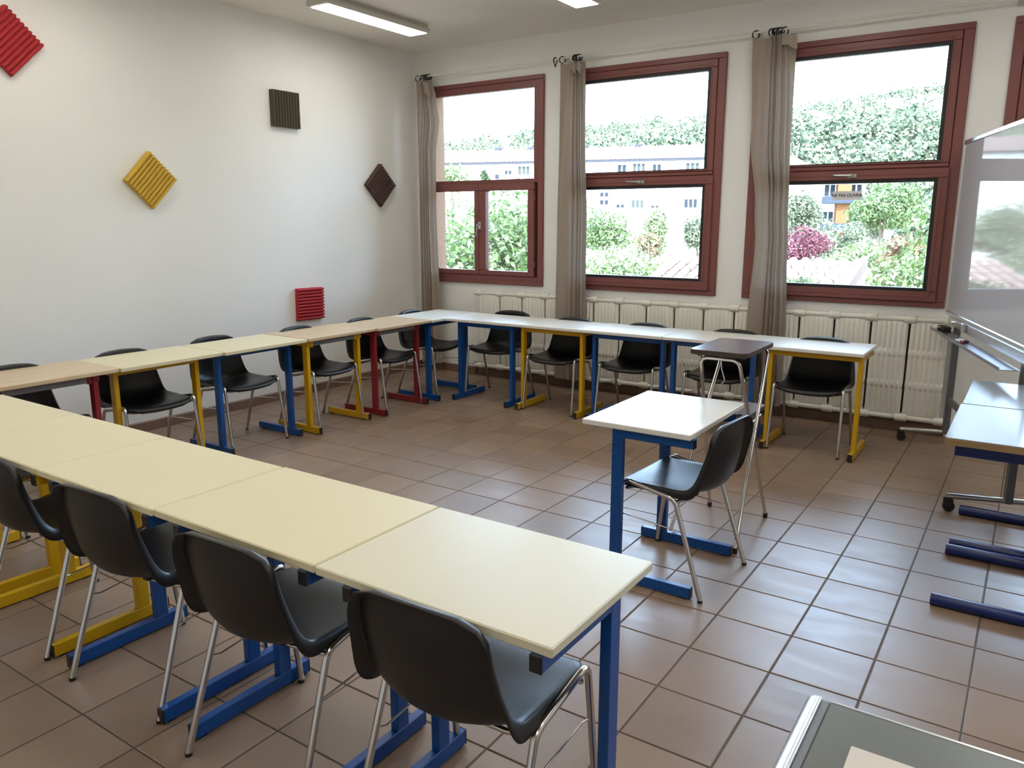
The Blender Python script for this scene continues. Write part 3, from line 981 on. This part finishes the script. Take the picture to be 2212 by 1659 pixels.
curtain('taupe curtain hanging between the first and second windows',
        [(2.952, -3.118, -2.868), (2.90, -3.116, -2.862), (2.30, -3.118, -2.852), (1.57, -3.126, -2.820), (.69, -3.134, -2.818), (.10, -3.136, -2.820)], .10, 11,
        [(.16, .16, .020), (.50, .07, .040), (.68, .05, .055), (.82, .035, .045), (.93, .05, .052)],
        [(-2.955, 2.955, .055, .075, .005), (-2.885, 2.945, .05, .075, -.01)],
        [(-3.185, 1.5), (-3.112, .3), (-2.985, 1.2), (-2.968, .8), (-2.955, 1.0), (-2.94, .6)], .72)
curtain('taupe curtain hanging between the second and third windows, widest of the three',
        [(2.958, -1.402, -1.078), (2.90, -1.398, -1.066), (2.21, -1.366, -1.060), (1.70, -1.302, -1.044), (1.40, -1.282, -1.026), (.80, -1.306, -1.002), (.10, -1.306, -.995)], .10, 23,
        [(.14, .15, .014), (.40, .05, .040), (.52, .04, .055), (.64, .035, .042), (.76, .055, .060), (.92, .06, .045)],
        [(-1.105, 2.955, .115, .085, .006)],
        [(-1.385, .25), (-1.265, .9), (-1.245, 1.2), (-1.228, .7), (-1.212, 1.1), (-1.195, .9), (-1.165, .8)], .55)

# ------------------------------------------------------------------ folding stand
st = thing('projector_stand', 'folding chrome stand with walnut top and lower shelf', 'stand', (-.606, -.262, 0), 0)
def stand_board(name, x0, x1, y0, y1, z, parent):
    o = obj(name, G().prism(rrect(x0, x1, y0, y1, .035), z - .0245, z, b=.003), [M['walnut']], parent)
    e = G(); n = 24
    out = rrect(x0 - .001, x1 + .001, y0 - .001, y1 + .001, .035)
    k = len(out)
    e.add([(p[0], p[1], z - .022) for p in out] + [(p[0], p[1], z - .0025) for p in out], [(i, (i + 1) % k, (i + 1) % k + k, i + k) for i in range(k)])
    obj('edge_band', e, M['walnutedge'], o)
    return o
stand_board('top_board', -.148, .140, -.205, .262, .965, st)
stand_board('shelf', -.130, .088, .075, .380, .60, st)
def u_frame(yt, zt, yb, xw_t, xw_b, xoff):
    pth = fillet([(xoff - xw_b, yb, .02), (xoff - xw_t, yt, zt), (xoff + xw_t, yt, zt), (xoff + xw_b, yb, .02)], .045, 6)
    fr = obj('leg_frame', G().tube(pth, .0095, 10), M['chrome'], st)
    for sx in (-1, 1):
        obj('rubber_foot', G().tube([(xoff + sx * xw_b, yb, 0), (xoff + sx * xw_b, yb, .028)], .0125, 10), M['black'], fr)
    return fr
u_frame(-.175, .925, .252, .095, .156, 0)
u_frame(.235, .925, -.300, .118, .17, .001)
# shelf supports and hook
for sx in (-1, 1):
    obj('shelf_arm', G().tube([(sx * .105 - .012, .0, .548), (sx * .105 - .012, .26, .566)], .006, 8), M['chrome'], st)
    obj('pivot', G().tube([(sx * .085, .01, .548), (sx * .150, .01, .548)], .007, 8), M['steel'], st)
obj('catch_hook', G().tube(fillet([(-.03, -.08, .94), (-.02, -.08, .86), (.0, -.08, .80), (-.02, -.08, .775), (-.02, -.08, .73)], .01, 4), .0035, 6), M['steel'], st)
obj('top_rail', G().tube([(-.11, -.165, .934), (-.11, .235, .934)], .007, 8).tube([(.11, -.165, .934), (.11, .235, .934)], .007, 8), M['black'], st)

# ------------------------------------------------------------------ two glossy tables on round blue feet
def gloss_table(label, x0, x1, y0, y1, feet_y, zt=.742):
    t = thing('activity_table', label, 'table', (x0, y0, 0), 0, 'glossy tables with round feet')
    w, d = x1 - x0, y1 - y0
    obj('tabletop', G().prism(rrect(0, w, 0, d, .012, 3), zt - .004, zt, b=.001), M['gloss'], t)
    obj('edge', G().prism(rrect(.0, w, .0, d, .012, 3), zt - .030, zt - .004), M['woodedge'], t)
    obj('apron', G().box(.035, w - .035, .06, .09, zt - .085, zt - .030, .003).box(.035, w - .035, d - .09, d - .06, zt - .085, zt - .030, .003), M['navy'], t)
    for fy in feet_y:
        y = fy - y0
        f = obj('foot', G().tube([(.012, y, .0265), (.016, y, .0265), (w - .05, y, .0265)], .0265, 16, True, rad=[.024, .0265, .0265]), M['navy'], t)
        obj('leg', G().tube([(w * .62, y, .045), (w * .62, y, zt - .08)], .022, 12), M['navy'], t)
        obj('top_arm', G().box(.06, w - .06, y - .02, y + .02, zt - .06, zt - .030, .003), M['navy'], t)
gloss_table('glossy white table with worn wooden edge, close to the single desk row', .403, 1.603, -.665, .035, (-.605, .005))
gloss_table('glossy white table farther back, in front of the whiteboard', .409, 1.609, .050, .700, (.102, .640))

# ------------------------------------------------------------------ whiteboard on castors
P1 = Vector((.205, 2.165)); P2 = Vector((.639, .7435))
DV = (P2 - P1).normalized(); BANG = math.atan2(DV.y, DV.x)
wb = thing('whiteboard', 'mobile whiteboard on a grey castor stand by the window wall', 'whiteboard', (P1.x, P1.y, 0), BANG)
# local: x along the board away from the windows, y to the back of the board (normal to the room is -y)
LP = (P2 - P1).length
SGN = -1.0
def wy(v): return v * SGN
B0, B1, BZ0, BZ1 = -.165, LP + .20, .925, 2.128
yb0, yb1 = wy(.030), wy(.048)
lo_, hi_ = min(yb0, yb1), max(yb0, yb1)
obj('panel', G().box(B0 + .012, B1 - .012, lo_, hi_, BZ0 + .012, BZ1 - .012), M['board'], wb)
for nm, a in (('frame_rail', (B0, B1, BZ1 - .03, BZ1)), ('frame_rail', (B0, B1, BZ0, BZ0 + .03)), ('frame_rail', (B0, B0 + .018, BZ0 + .03, BZ1 - .03)), ('frame_rail', (B1 - .018, B1, BZ0 + .03, BZ1 - .03))):
    obj(nm, G().box(a[0], a[1], lo_ - .006, hi_ + .006, a[2], a[3], .005), M['alu'], wb)
for x in (0, LP):
    obj('post', G().box(x - .022, x + .022, -.020, .020, .075, 1.56, .003), M['standgrey'], wb)
    ft = obj('foot', G().tube([(x, -.30, .088), (x, .30, .088)], .016, 10), M['steel'], wb)
    for y in (-.285, .285):
        c = obj('castor', G().tube([(x - .012, y, .03), (x + .012, y, .03)], .030, 16).box(x - .017, x - .013, y - .025, y + .02, .028, .074, .002).box(x + .013, x + .017, y - .025, y + .02, .028, .074, .002).box(x - .017, x + .017, y - .016, y + .016, .060, .074, .002), M['black'], wb)
obj('crossbar', G().box(.02, LP - .02, -.012, .012, .30, .345, .002), M['standgrey'], wb)
obj('rear_bar', G().box(.02, LP - .02, -.012, .012, 1.30, 1.345, .002), M['standgrey'], wb)
# lower bracket strip and tray on the room side
ts = wy(.048)
obj('bracket_strip', G().box(B0 + .09, B1 - .02, min(0, ts), max(0, ts), .862, .922, .003), M['alu'], wb)
ty0, ty1 = sorted((wy(.045), wy(.150)))
tr = G(); tr.box(B0 + .05, B1 - .12, ty0, ty1, .818, .823)
e0, e1 = (ty0, ty0 + .004) if SGN < 0 else (ty1 - .004, ty1)
tr.box(B0 + .05, B1 - .12, e0, e1, .823, .836)
obj('tray', tr, M['traygrey'], wb)
lt = G().box(.40, .44, min(wy(.05), wy(.075)), max(wy(.05), wy(.075)), .87, .925, .004)
lt.tube(fillet([(.42, wy(.075), .915), (.42, wy(.11), .93), (.36, wy(.12), .925)], .01), .007, 8)
obj('latch', lt, M['alu'], wb)
WBM = Matrix.Translation((P1.x, P1.y, 0)) @ Matrix.Rotation(BANG, 4, 'Z')
def on_tray(name, label, cat, x, yoff, z, ang):
    p = WBM @ Vector((x, wy(yoff), z))
    return thing(name, label, cat, p, BANG + ang)
er = on_tray('board_eraser', 'black and silver board eraser lying on the tray', 'eraser', .06, .095, .823, .12)
obj('body', G().box(-.065, .065, -.025, .025, .018, .040, .006), M['black'], er)
obj('felt_pad', G().box(-.063, .063, -.024, .024, 0, .018, .002), M['felt'], er)
obj('metal_strip', G().box(-.068, .0, -.027, .027, .026, .034, .002), M['alu'], er)
for lab, m, x, yo in (('blue-capped whiteboard marker lying on the tray', M['pen_blue'], .56, .085), ('red-capped whiteboard marker lying on the tray', M['pen_red'], .60, .115)):
    mk = on_tray('marker', lab, 'marker', x, yo, .823, .15)
    mk['group'] = 'markers on the whiteboard tray'
    obj('barrel', G().tube([(-.06, 0, .0095), (.02, 0, .0095)], .009, 10), M['paper'], mk)
    obj('cap', G().tube([(.02, 0, .0095), (.060, 0, .0095), (.064, 0, .0095)], .0095, 10, True, rad=[.0095, .0095, .007]), m, mk)

# ------------------------------------------------------------------ metal cabinet in the foreground
cb = thing('metal_cabinet', 'olive grey topped cabinet with a rounded aluminium edge, close to the viewer', 'cabinet', (.425, -3.006, 0), 0)
obj('body', G().box(.015, .90, -.62, -.010, .0, .875, .004), M['cab_body'], cb)
obj('top_sheet', G().box(.034, .915, -.64, 0, .876, .900, .002), M['cab_top'], cb)
sec = []
for k in range(9):
    a = PI / 2 + PI * k / 8
    sec.append((.020 + .020 * math.cos(a), .886 + .0165 * math.sin(a)))
sec += [(.022, .870), (.022, .902)]
g = G(); n = len(sec)
g.add([(a, -.64, b) for a, b in sec] + [(a, .0, b) for a, b in sec], [(k, (k + 1) % n, (k + 1) % n + n, k + n) for k in range(n)], True)
g.add([(a, .0, b) for a, b in sec], [list(range(n))]); g.add([(a, -.64, b) for a, b in sec], [list(range(n))[::-1]])
obj('edge_profile', g, M['alu'], cb)
obj('groove_strip', G().box(.0225, .0335, -.64, -.001, .872, .899, .001), M['greyrail'], cb)
obj('front_lip', G().box(.036, .915, -.003, .001, .878, .9008, .0005), M['alu'], cb)
tb = tag(obj('paper_pad', G().box(.0, .30, -.21, 0, 0, .006, .001), M['cab_inset'], None, (.505, -3.103, .9005)), 'beige sheet of card lying on the olive grey cabinet top', 'card')

# ------------------------------------------------------------------ floor sockets
for x, y, lab in ((-3.09, .765, 'worn floor socket plate near the window row'), (-1.665, .715, 'worn floor socket plate behind the single desk')):
    s = thing('floor_socket', lab, 'socket', (x, y, .0005), .1, 'floor socket plates')
    obj('plate', G().box(-.075, .075, -.06, .06, 0, .003, .001), M['skirting'], s)
    obj('lid', G().prism([(.04 * math.cos(2 * PI * k / 16), .032 * math.sin(2 * PI * k / 16)) for k in range(16)], .003, .0045), M['tile'], s)

# ------------------------------------------------------------------ outside
gz = -5.0
struct('ground', G().box(-420, 260, 2.8, 420, gz - .5, gz), M['ground'])

def leaves(rng, n, center, rad, size, lump=7, shell=.45, aspect=.5, droop=.3):
    """leaf cards in a lumpy crown"""
    c = np.array(center); rad = np.array(rad)
    lumps = rng.normal(size=(lump, 3)); lumps /= np.linalg.norm(lumps, axis=1)[:, None]
    lumps *= rng.uniform(.35, .75, (lump, 1))
    which = rng.integers(0, lump, n)
    d = rng.normal(size=(n, 3)); d /= np.linalg.norm(d, axis=1)[:, None]
    rr = rng.uniform(shell, 1, (n, 1)) ** .6 * rng.uniform(.38, .60, (lump, 1))[which]
    p = (lumps[which] + d * rr) * rad + c
    nrm = d + rng.normal(size=(n, 3)) * .55 + np.array([0, 0, .35])
    nrm /= np.linalg.norm(nrm, axis=1)[:, None]
    t = rng.normal(size=(n, 3)); t[:, 2] -= droop * 2
    t -= nrm * (t * nrm).sum(1)[:, None]; t /= np.linalg.norm(t, axis=1)[:, None]
    b = np.cross(nrm, t)
    s = size * rng.uniform(.6, 1.3, (n, 1)); w = s * aspect
    # six-point leaf folded along its rib
    q0 = p - t * s * .5
    q1 = p - t * s * .12 + b * w * .5 + nrm * s * .05
    q2 = p + t * s * .5
    q3 = p - t * s * .12 - b * w * .5 + nrm * s * .05
    V = np.stack([q0, q1, q2, q3], 1).reshape(-1, 3)
    i = np.arange(n) * 4
    F = np.concatenate([np.stack([i, i + 1, i + 2], 1), np.stack([i, i + 2, i + 3], 1)])
    return V, F
def np_mesh(name, V, F, m, smooth=False):
    me = bpy.data.meshes.new(name)
    me.vertices.add(len(V)); me.vertices.foreach_set('co', np.asarray(V, dtype=np.float32).ravel())
    k = F.shape[1]
    me.loops.add(F.size); me.loops.foreach_set('vertex_index', F.astype(np.int32).ravel())
    me.polygons.add(len(F)); me.polygons.foreach_set('loop_start', np.arange(0, F.size, k, dtype=np.int32))
    me.polygons.foreach_set('use_smooth', np.full(len(F), smooth))
    me.materials.append(m); me.update(calc_edges=True)
    return me
def tree(name, label, x, y, zc, rx, rz, m, n, leaf, seed, cat='tree', lump=9, aspect=.5, ry=None, trunk=True, droop=.3):
    rng = np.random.default_rng(seed)
    t = thing(name, label, cat, (x, y, gz), 0, 'trees and shrubs outside the windows')
    V, F = leaves(rng, n, (0, 0, zc - gz), (rx, ry or rx, rz), leaf, lump, aspect=aspect, droop=droop)
    fo = obj('foliage', np_mesh('foliage', V, F, m), None, t); fo['kind'] = 'stuff'
    if trunk:
        h = zc - gz
        g = G(); g.tube([(0, 0, 0), (.05, 0, h * .4), (0, .04, h)], .1, 8, rad=[.12 + .03 * rx, .09 + .02 * rx, .05])
        for k in range(5):
            a = k * 1.3 + seed
            g.tube([(0, 0, h * (.45 + .08 * k)), (rx * .45 * math.cos(a), rx * .45 * math.sin(a), h * (.75 + .07 * k))], .03, 6, rad=[.05, .02])
        obj('trunk', g, M['bark'], t)
    return t
tree('leafy_tree', 'big broad-leaved tree close outside the first window', -8.25, 8.4, .72, 1.85, 1.75, M['leaf_green'], 11000, .14, 1, lump=24)
tree('leafy_tree', 'pale sunlit broad-leaved tree below the second window', -7.4, 12.3, -.35, 1.5, 1.5, M['leaf_light'], 9000, .115, 2, lump=22)
tree('round_tree', 'round green tree at the side of the second window, before the white building', -15.5, 27.4, 1.0, 1.1, 1.0, M['leaf_green'], 4500, .15, 3, lump=14)
tree('round_tree', 'pale green tree in the middle of the second window', -15.7, 33.1, .95, .95, 1.05, M['leaf_light'], 4500, .17, 4, lump=14)
tree('round_tree', 'grey green tree beside a paler one, before the long white building', -13.8, 34.5, 1.0, .95, 1.05, M['leaf_grey'], 4500, .17, 5, lump=14)
tree('brown_shrub', 'small orange brown shrub before the pale trees', -10.95, 21.9, .72, .52, .50, M['leaf_brown'], 1100, .13, 6, 'shrub')
tree('cypress', 'narrow dark cypress before the white facade', -28.6, 36.5, 4.1, .36, .95, M['leaf_dark'], 1300, .18, 7)
tree('loose_tree', 'loose yellow green tree at the end of the white building', -27.3, 31.4, 4.0, 1.1, .9, M['leaf_light'], 900, .22, 8)
tree('round_tree', 'grey green round tree behind the red-leaved one', -8.3, 32.2, 1.75, 1.35, 1.15, M['leaf_grey'], 5200, .16, 9, lump=14)
tree('red_tree', 'purple red-leaved tree above the pale roof', -4.95, 18.9, .80, .80, .62, M['leaf_red'], 4200, .10, 10, lump=14)
tree('feathery_tree', 'feathery green tree under the apartment block', -5.3, 25.6, .75, .95, .85, M['leaf_grey'], 4200, .14, 11, lump=14)
tree('dense_tree', 'dense bright green tree beside the apartment block', -4.5, 28.6, 2.1, 1.30, 1.05, M['leaf_green'], 7000, .14, 12, lump=18)
tree('near_tree', 'close tree with large hanging leaves, third window', -.25, 6.3, 1.0, .62, 1.25, M['leaf_green'], 2600, .105, 13, lump=20)
tree('near_bush', 'bushy pale plant beyond the roof verge', -.80, 9.3, .40, .75, .80, M['leaf_light'], 4200, .10, 14, 'bush', lump=10)
tree('near_bush', 'low bush peeping over the roof by the third curtain', -1.58, 4.75, .80, .35, .25, M['leaf_light'], 700, .065, 15, 'bush')
tree('dry_shrub', 'small brownish dry shrub beside the near tree', -1.65, 13.5, .95, .5, .35, M['leaf_brown'], 1000, .11, 16, 'shrub')
tree('reflection_tree', 'far green tree added for the whiteboard reflection, mostly behind the second curtain', -27.2, 44.2, .8, 2.2, 3.0, M['leaf_green'], 5000, .22, 21, lump=16)  # this tree and the next are added so the whiteboard reflects green
tree('reflection_tree', 'second far green tree added for the whiteboard reflection, behind the wall pier', -31.5, 46.0, .8, 2.2, 3.0, M['leaf_light'], 5000, .22, 22, lump=16)
tree('pale_bush', 'wide pale bush filling the gap under the dense tree', -3.1, 17.2, .45, 1.25, .75, M['leaf_light'], 5000, .12, 18, 'bush', lump=16)
tree('near_tree', 'tall leafy tree growing in front of the fourth window', 1.6, 9.0, 1.2, 1.6, 1.9, M['leaf_green'], 3500, .18, 17, lump=14)

# long white building
E1 = Vector((.9551, .2963, 0)); EN = Vector((-.2963, .9551, 0))
bl = thing('long_building', 'long white building with tiled roof and small windows', 'building', (-42.08, 51.16, gz), math.atan2(E1.y, E1.x))
H = 6.30 - gz
obj('wall', G().box(-14, 26.5, 0, 9, 0, H), M['facade'], bl)
obj('cornice', G().box(-14.4, 26.9, -.45, 0, H - .02, H + .14), M['chimney'], bl)
rg = G()
rg.add([(-14.4, -.5, H + .14), (26.9, -.5, H + .14), (26.9, 4.5, H + 1.55), (-14.4, 4.5, H + 1.55), (-14.4, 9.5, H + .14), (26.9, 9.5, H + .14)], [(0, 1, 2, 3), (3, 2, 5, 4), (0, 3, 4), (1, 5, 2)])
ro = obj('roof', rg, M['rooftile'], bl)
rb = G()
for k in range(130):
    x = -14.3 + k * .32
    rb.tube([(x, -.5, H + .17), (x, 4.5, H + 1.58)], .06, 5, True, smooth=False)
rbo = obj('roof_ribs', rb, M['rooftile2'], ro); rbo['kind'] = 'stuff'
for x, w in ((2.2, .5), (5.35, .6), (14.9, .58), (10.2, .5)):
    obj('chimney', G().box(x - w / 2, x + w / 2, 4.1, 4.6, H + .9, 8.0 - gz, .02), M['chimney'], bl)
def fwin(x0, x1, z0, z1, m):
    w = obj('window', G().box(x0 - .06, x1 + .06, -.03, .02, z0 - gz - .06, z1 - gz + .06), M['facade'], bl)
    obj('pane', G().box(x0, x1, -.045, -.031, z0 - gz, z1 - gz), m, w)
def group(x0, x1, n, z0, z1, m):
    w = (x1 - x0) / (n + (n - 1) * .35)
    for k in range(n): fwin(x0 + k * w * 1.35, x0 + k * w * 1.35 + w, z0, z1, m)
group(4.23, 4.80, 2, 5.44, 5.76, M['facade_glass'])
group(5.41, 6.38, 3, 5.40, 6.06, M['shutter'])
group(3.36, 3.69, 1, 5.06, 5.45, M['facade_glass'])
group(13.86, 14.52, 2, 5.0, 6.02, M['facade_glass'])
group(15.09, 16.04, 3, 5.0, 6.09, M['shutter'])
group(16.69, 17.32, 2, 5.0, 6.0, M['facade_glass'])
group(19.31, 20.30, 3, 5.0, 6.06, M['shutter'])
group(12.46, 13.13, 2, 3.52, 3.86, M['facade_glass'])
group(12.46, 13.13, 2, 2.89, 3.26, M['facade_glass'])
group(13.83, 14.44, 2, 2.64, 2.89, M['facade_glass'])
group(15.07, 16.03, 3, 2.62, 3.25, M['shutter'])
group(16.66, 17.26, 2, 2.62, 2.78, M['facade_glass'])
group(19.30, 20.27, 3, 2.62, 3.28, M['facade_glass'])
group(6.0, 7.0, 3, 2.62, 3.25, M['shutter'])
group(22.4, 23.0, 2, 5.0, 6.0, M['facade_glass'])

# apartment block with orange panel
ab = thing('apartment_block', 'distant apartment block with grey balconies and an orange wall', 'building', (-12.5, 54.2, gz), .42)
def bz(z): return z - gz
obj('wall', G().box(0, 3.0, .9, 6, 0, bz(4.15)), M['facade'], ab)
obj('orange_wall', G().box(1.05, 1.95, .25, .95, 0, bz(4.05)), M['orange'], ab)
for z0, z1 in ((2.75, 3.25), (.9, 1.4)):
    obj('balcony', G().box(.15, 2.85, -.3, .9, bz(z0), bz(z1), .02), M['slate'], ab)
for z0 in (1.45, 3.3):
    for x0 in (.30, .68, 2.05, 2.45):
        w = obj('window', G().box(x0, x0 + .28, .84, .92, bz(z0), bz(z0 + .75)), M['facade_glass'], ab)
obj('roof', G().box(-.2, 3.2, .2, 6.2, bz(4.15), bz(4.4)), M['rooftile2'], ab)

# house on the hill foot
hh = thing('hillside_house', 'small pale house with a low roof at the foot of the hill', 'building', (-23.5, 82.0, gz), .5)
obj('wall', G().box(-3, 3, 0, 5, 0, bz(7.2)), M['facade'], hh)
obj('roof', G().add([(-3.4, -.4, bz(7.2)), (3.4, -.4, bz(7.2)), (2.2, 2.5, bz(8.4)), (-2.2, 2.5, bz(8.4)), (-3.4, 5.4, bz(7.2)), (3.4, 5.4, bz(7.2))], [(0, 1, 2, 3), (3, 2, 5, 4), (0, 3, 4), (1, 5, 2)]), M['rooftile2'], hh)
for x in (-1.8, -.4, 1.0): obj('window', G().box(x, x + .7, -.03, .02, bz(5.6), bz(6.5)), M['facade_glass'], hh)

# low tiled roof close by
nr = thing('tiled_outbuilding', 'low outbuilding with a pale tiled roof below the windows', 'building', (0, 0, 0))
X0, X1 = -5.55, -1.95
YA, ZA, YBm, ZB = 10.95, .97, 5.6, -.55
obj('wall', G().box(X0 + .3, X1 - .3, YBm + .4, YA + 4, gz, ZB - .1), M['facade'], nr)
sg_ = G(); sg_.add([(X0, YBm, ZB - .1), (X1, YBm, ZB - .1), (X1, YA, ZA - .1), (X0, YA, ZA - .1), (X1, YA + 5.0, ZB - .1), (X0, YA + 5.0, ZB - .1)], [(0, 1, 2, 3), (3, 2, 4, 5), (1, 4, 2), (0, 3, 5)])
rf = obj('roof', sg_, M['rooftile2'], nr)
# curved cover tiles, one object each
def cover_tile():
    g = G(); P = []
    for a in range(2):
        r = .085 if a == 0 else .070
        row = []
        for k in range(6):
            t_ = PI * k / 5
            row.append((r * math.cos(t_), a * .42, r * math.sin(t_) * .75))
        P.append(row)
    g.grid(P, True, flip=True)
    return g.mesh('cover_tile', M['rooftile2'])
cm = cover_tile()
sl = math.atan2(ZA - ZB, YA - YBm); Ls = math.hypot(ZA - ZB, YA - YBm)
cnt = 0
g2 = G()
base = [(v.co.x, v.co.y, v.co.z) for v in cm.vertices]; bf = [tuple(p.vertices) for p in cm.polygons]
rowsN = int(Ls / .36)
for j in range(rowsN - 1, -1, -1):
    for i in range(int((X1 - X0) / .22)):
        x = X1 - .1 - i * .22
        y = YBm + (YA - YBm) * (j * .36) / Ls; z = ZB + (ZA - ZB) * (j * .36) / Ls - .06
        if cnt < 280 and j >= rowsN - 18:
            o = obj('cover_tile', cm, None, rf, (x, y, z), (sl, 0, random.uniform(-.02, .02))); cnt += 1
        else:
            mm = Matrix.Translation((x, y, z)) @ Matrix.Rotation(sl, 4, 'X')
            g2.add([mm @ Vector(b) for b in base], bf, True)
o = obj('cover_tiles', g2, M['rooftile2'], rf); o['kind'] = 'stuff'
vg = G(); vg.box(X1 - .04, X1 + .05, 0, Ls - .04, -.12, .09)
obj('verge', vg, M['rooftile'], nr, (0, YBm, ZB - .07), (sl, 0, 0))

# wooded hill
rng = np.random.default_rng(5)
def hz(x, y):
    d = (np.hypot(x - .6, y + 4.1) - 95) / 230
    d = np.clip(d, 0, 1.25)
    ang = np.arctan2(-(x - .6), y + 4.1)          # positive towards the left
    k = 1.12 - .42 * np.clip((ang - .15) / .55, 0, 1.4)
    return gz + 9.5 * np.clip(d * 8, 0, 1) + 36 * k * d ** .85 + 1.8 * np.sin(x * .05) * np.sin(y * .043)
nx, ny = 60, 40
th = np.linspace(-1.1, 1.25, nx); rr = np.linspace(92, 400, ny)
V = []; 
for r in rr:
    for t_ in th:
        x = .6 - r * math.sin(t_); y = -4.1 + r * math.cos(t_)
        V.append((x, y, float(hz(np.array(x), np.array(y)))))
F = [[i * nx + j, i * nx + j + 1, (i + 1) * nx + j + 1, (i + 1) * nx + j] for i in range(ny - 1) for j in range(nx - 1)]
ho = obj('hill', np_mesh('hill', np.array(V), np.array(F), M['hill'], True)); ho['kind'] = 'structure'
Vs, Fs, off = [], [], 0
for k in range(2700):
    r = 92 + 239 * rng.uniform() ** 1.1 if k < 2200 else rng.uniform(90, 135)
    t_ = rng.uniform(-.10, 1.0 if k < 2200 else .5)
    # the woods thin out up the slope, standing in for haze, and towards the far end
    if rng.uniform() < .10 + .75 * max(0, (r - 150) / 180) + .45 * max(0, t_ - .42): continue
    x = .6 - r * math.sin(t_); y = -4.1 + r * math.cos(t_)
    if abs(x + 24) < 7 and abs(y - 85) < 8: continue
    s = rng.uniform(1.2, 2.8)
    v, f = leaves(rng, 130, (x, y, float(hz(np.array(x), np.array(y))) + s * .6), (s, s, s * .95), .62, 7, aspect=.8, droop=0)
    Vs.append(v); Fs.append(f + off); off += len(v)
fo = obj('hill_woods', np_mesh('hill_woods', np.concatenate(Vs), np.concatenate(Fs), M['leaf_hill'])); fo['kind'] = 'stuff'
tag(fo, 'dense pale woods covering the hillside behind the buildings', 'woods')
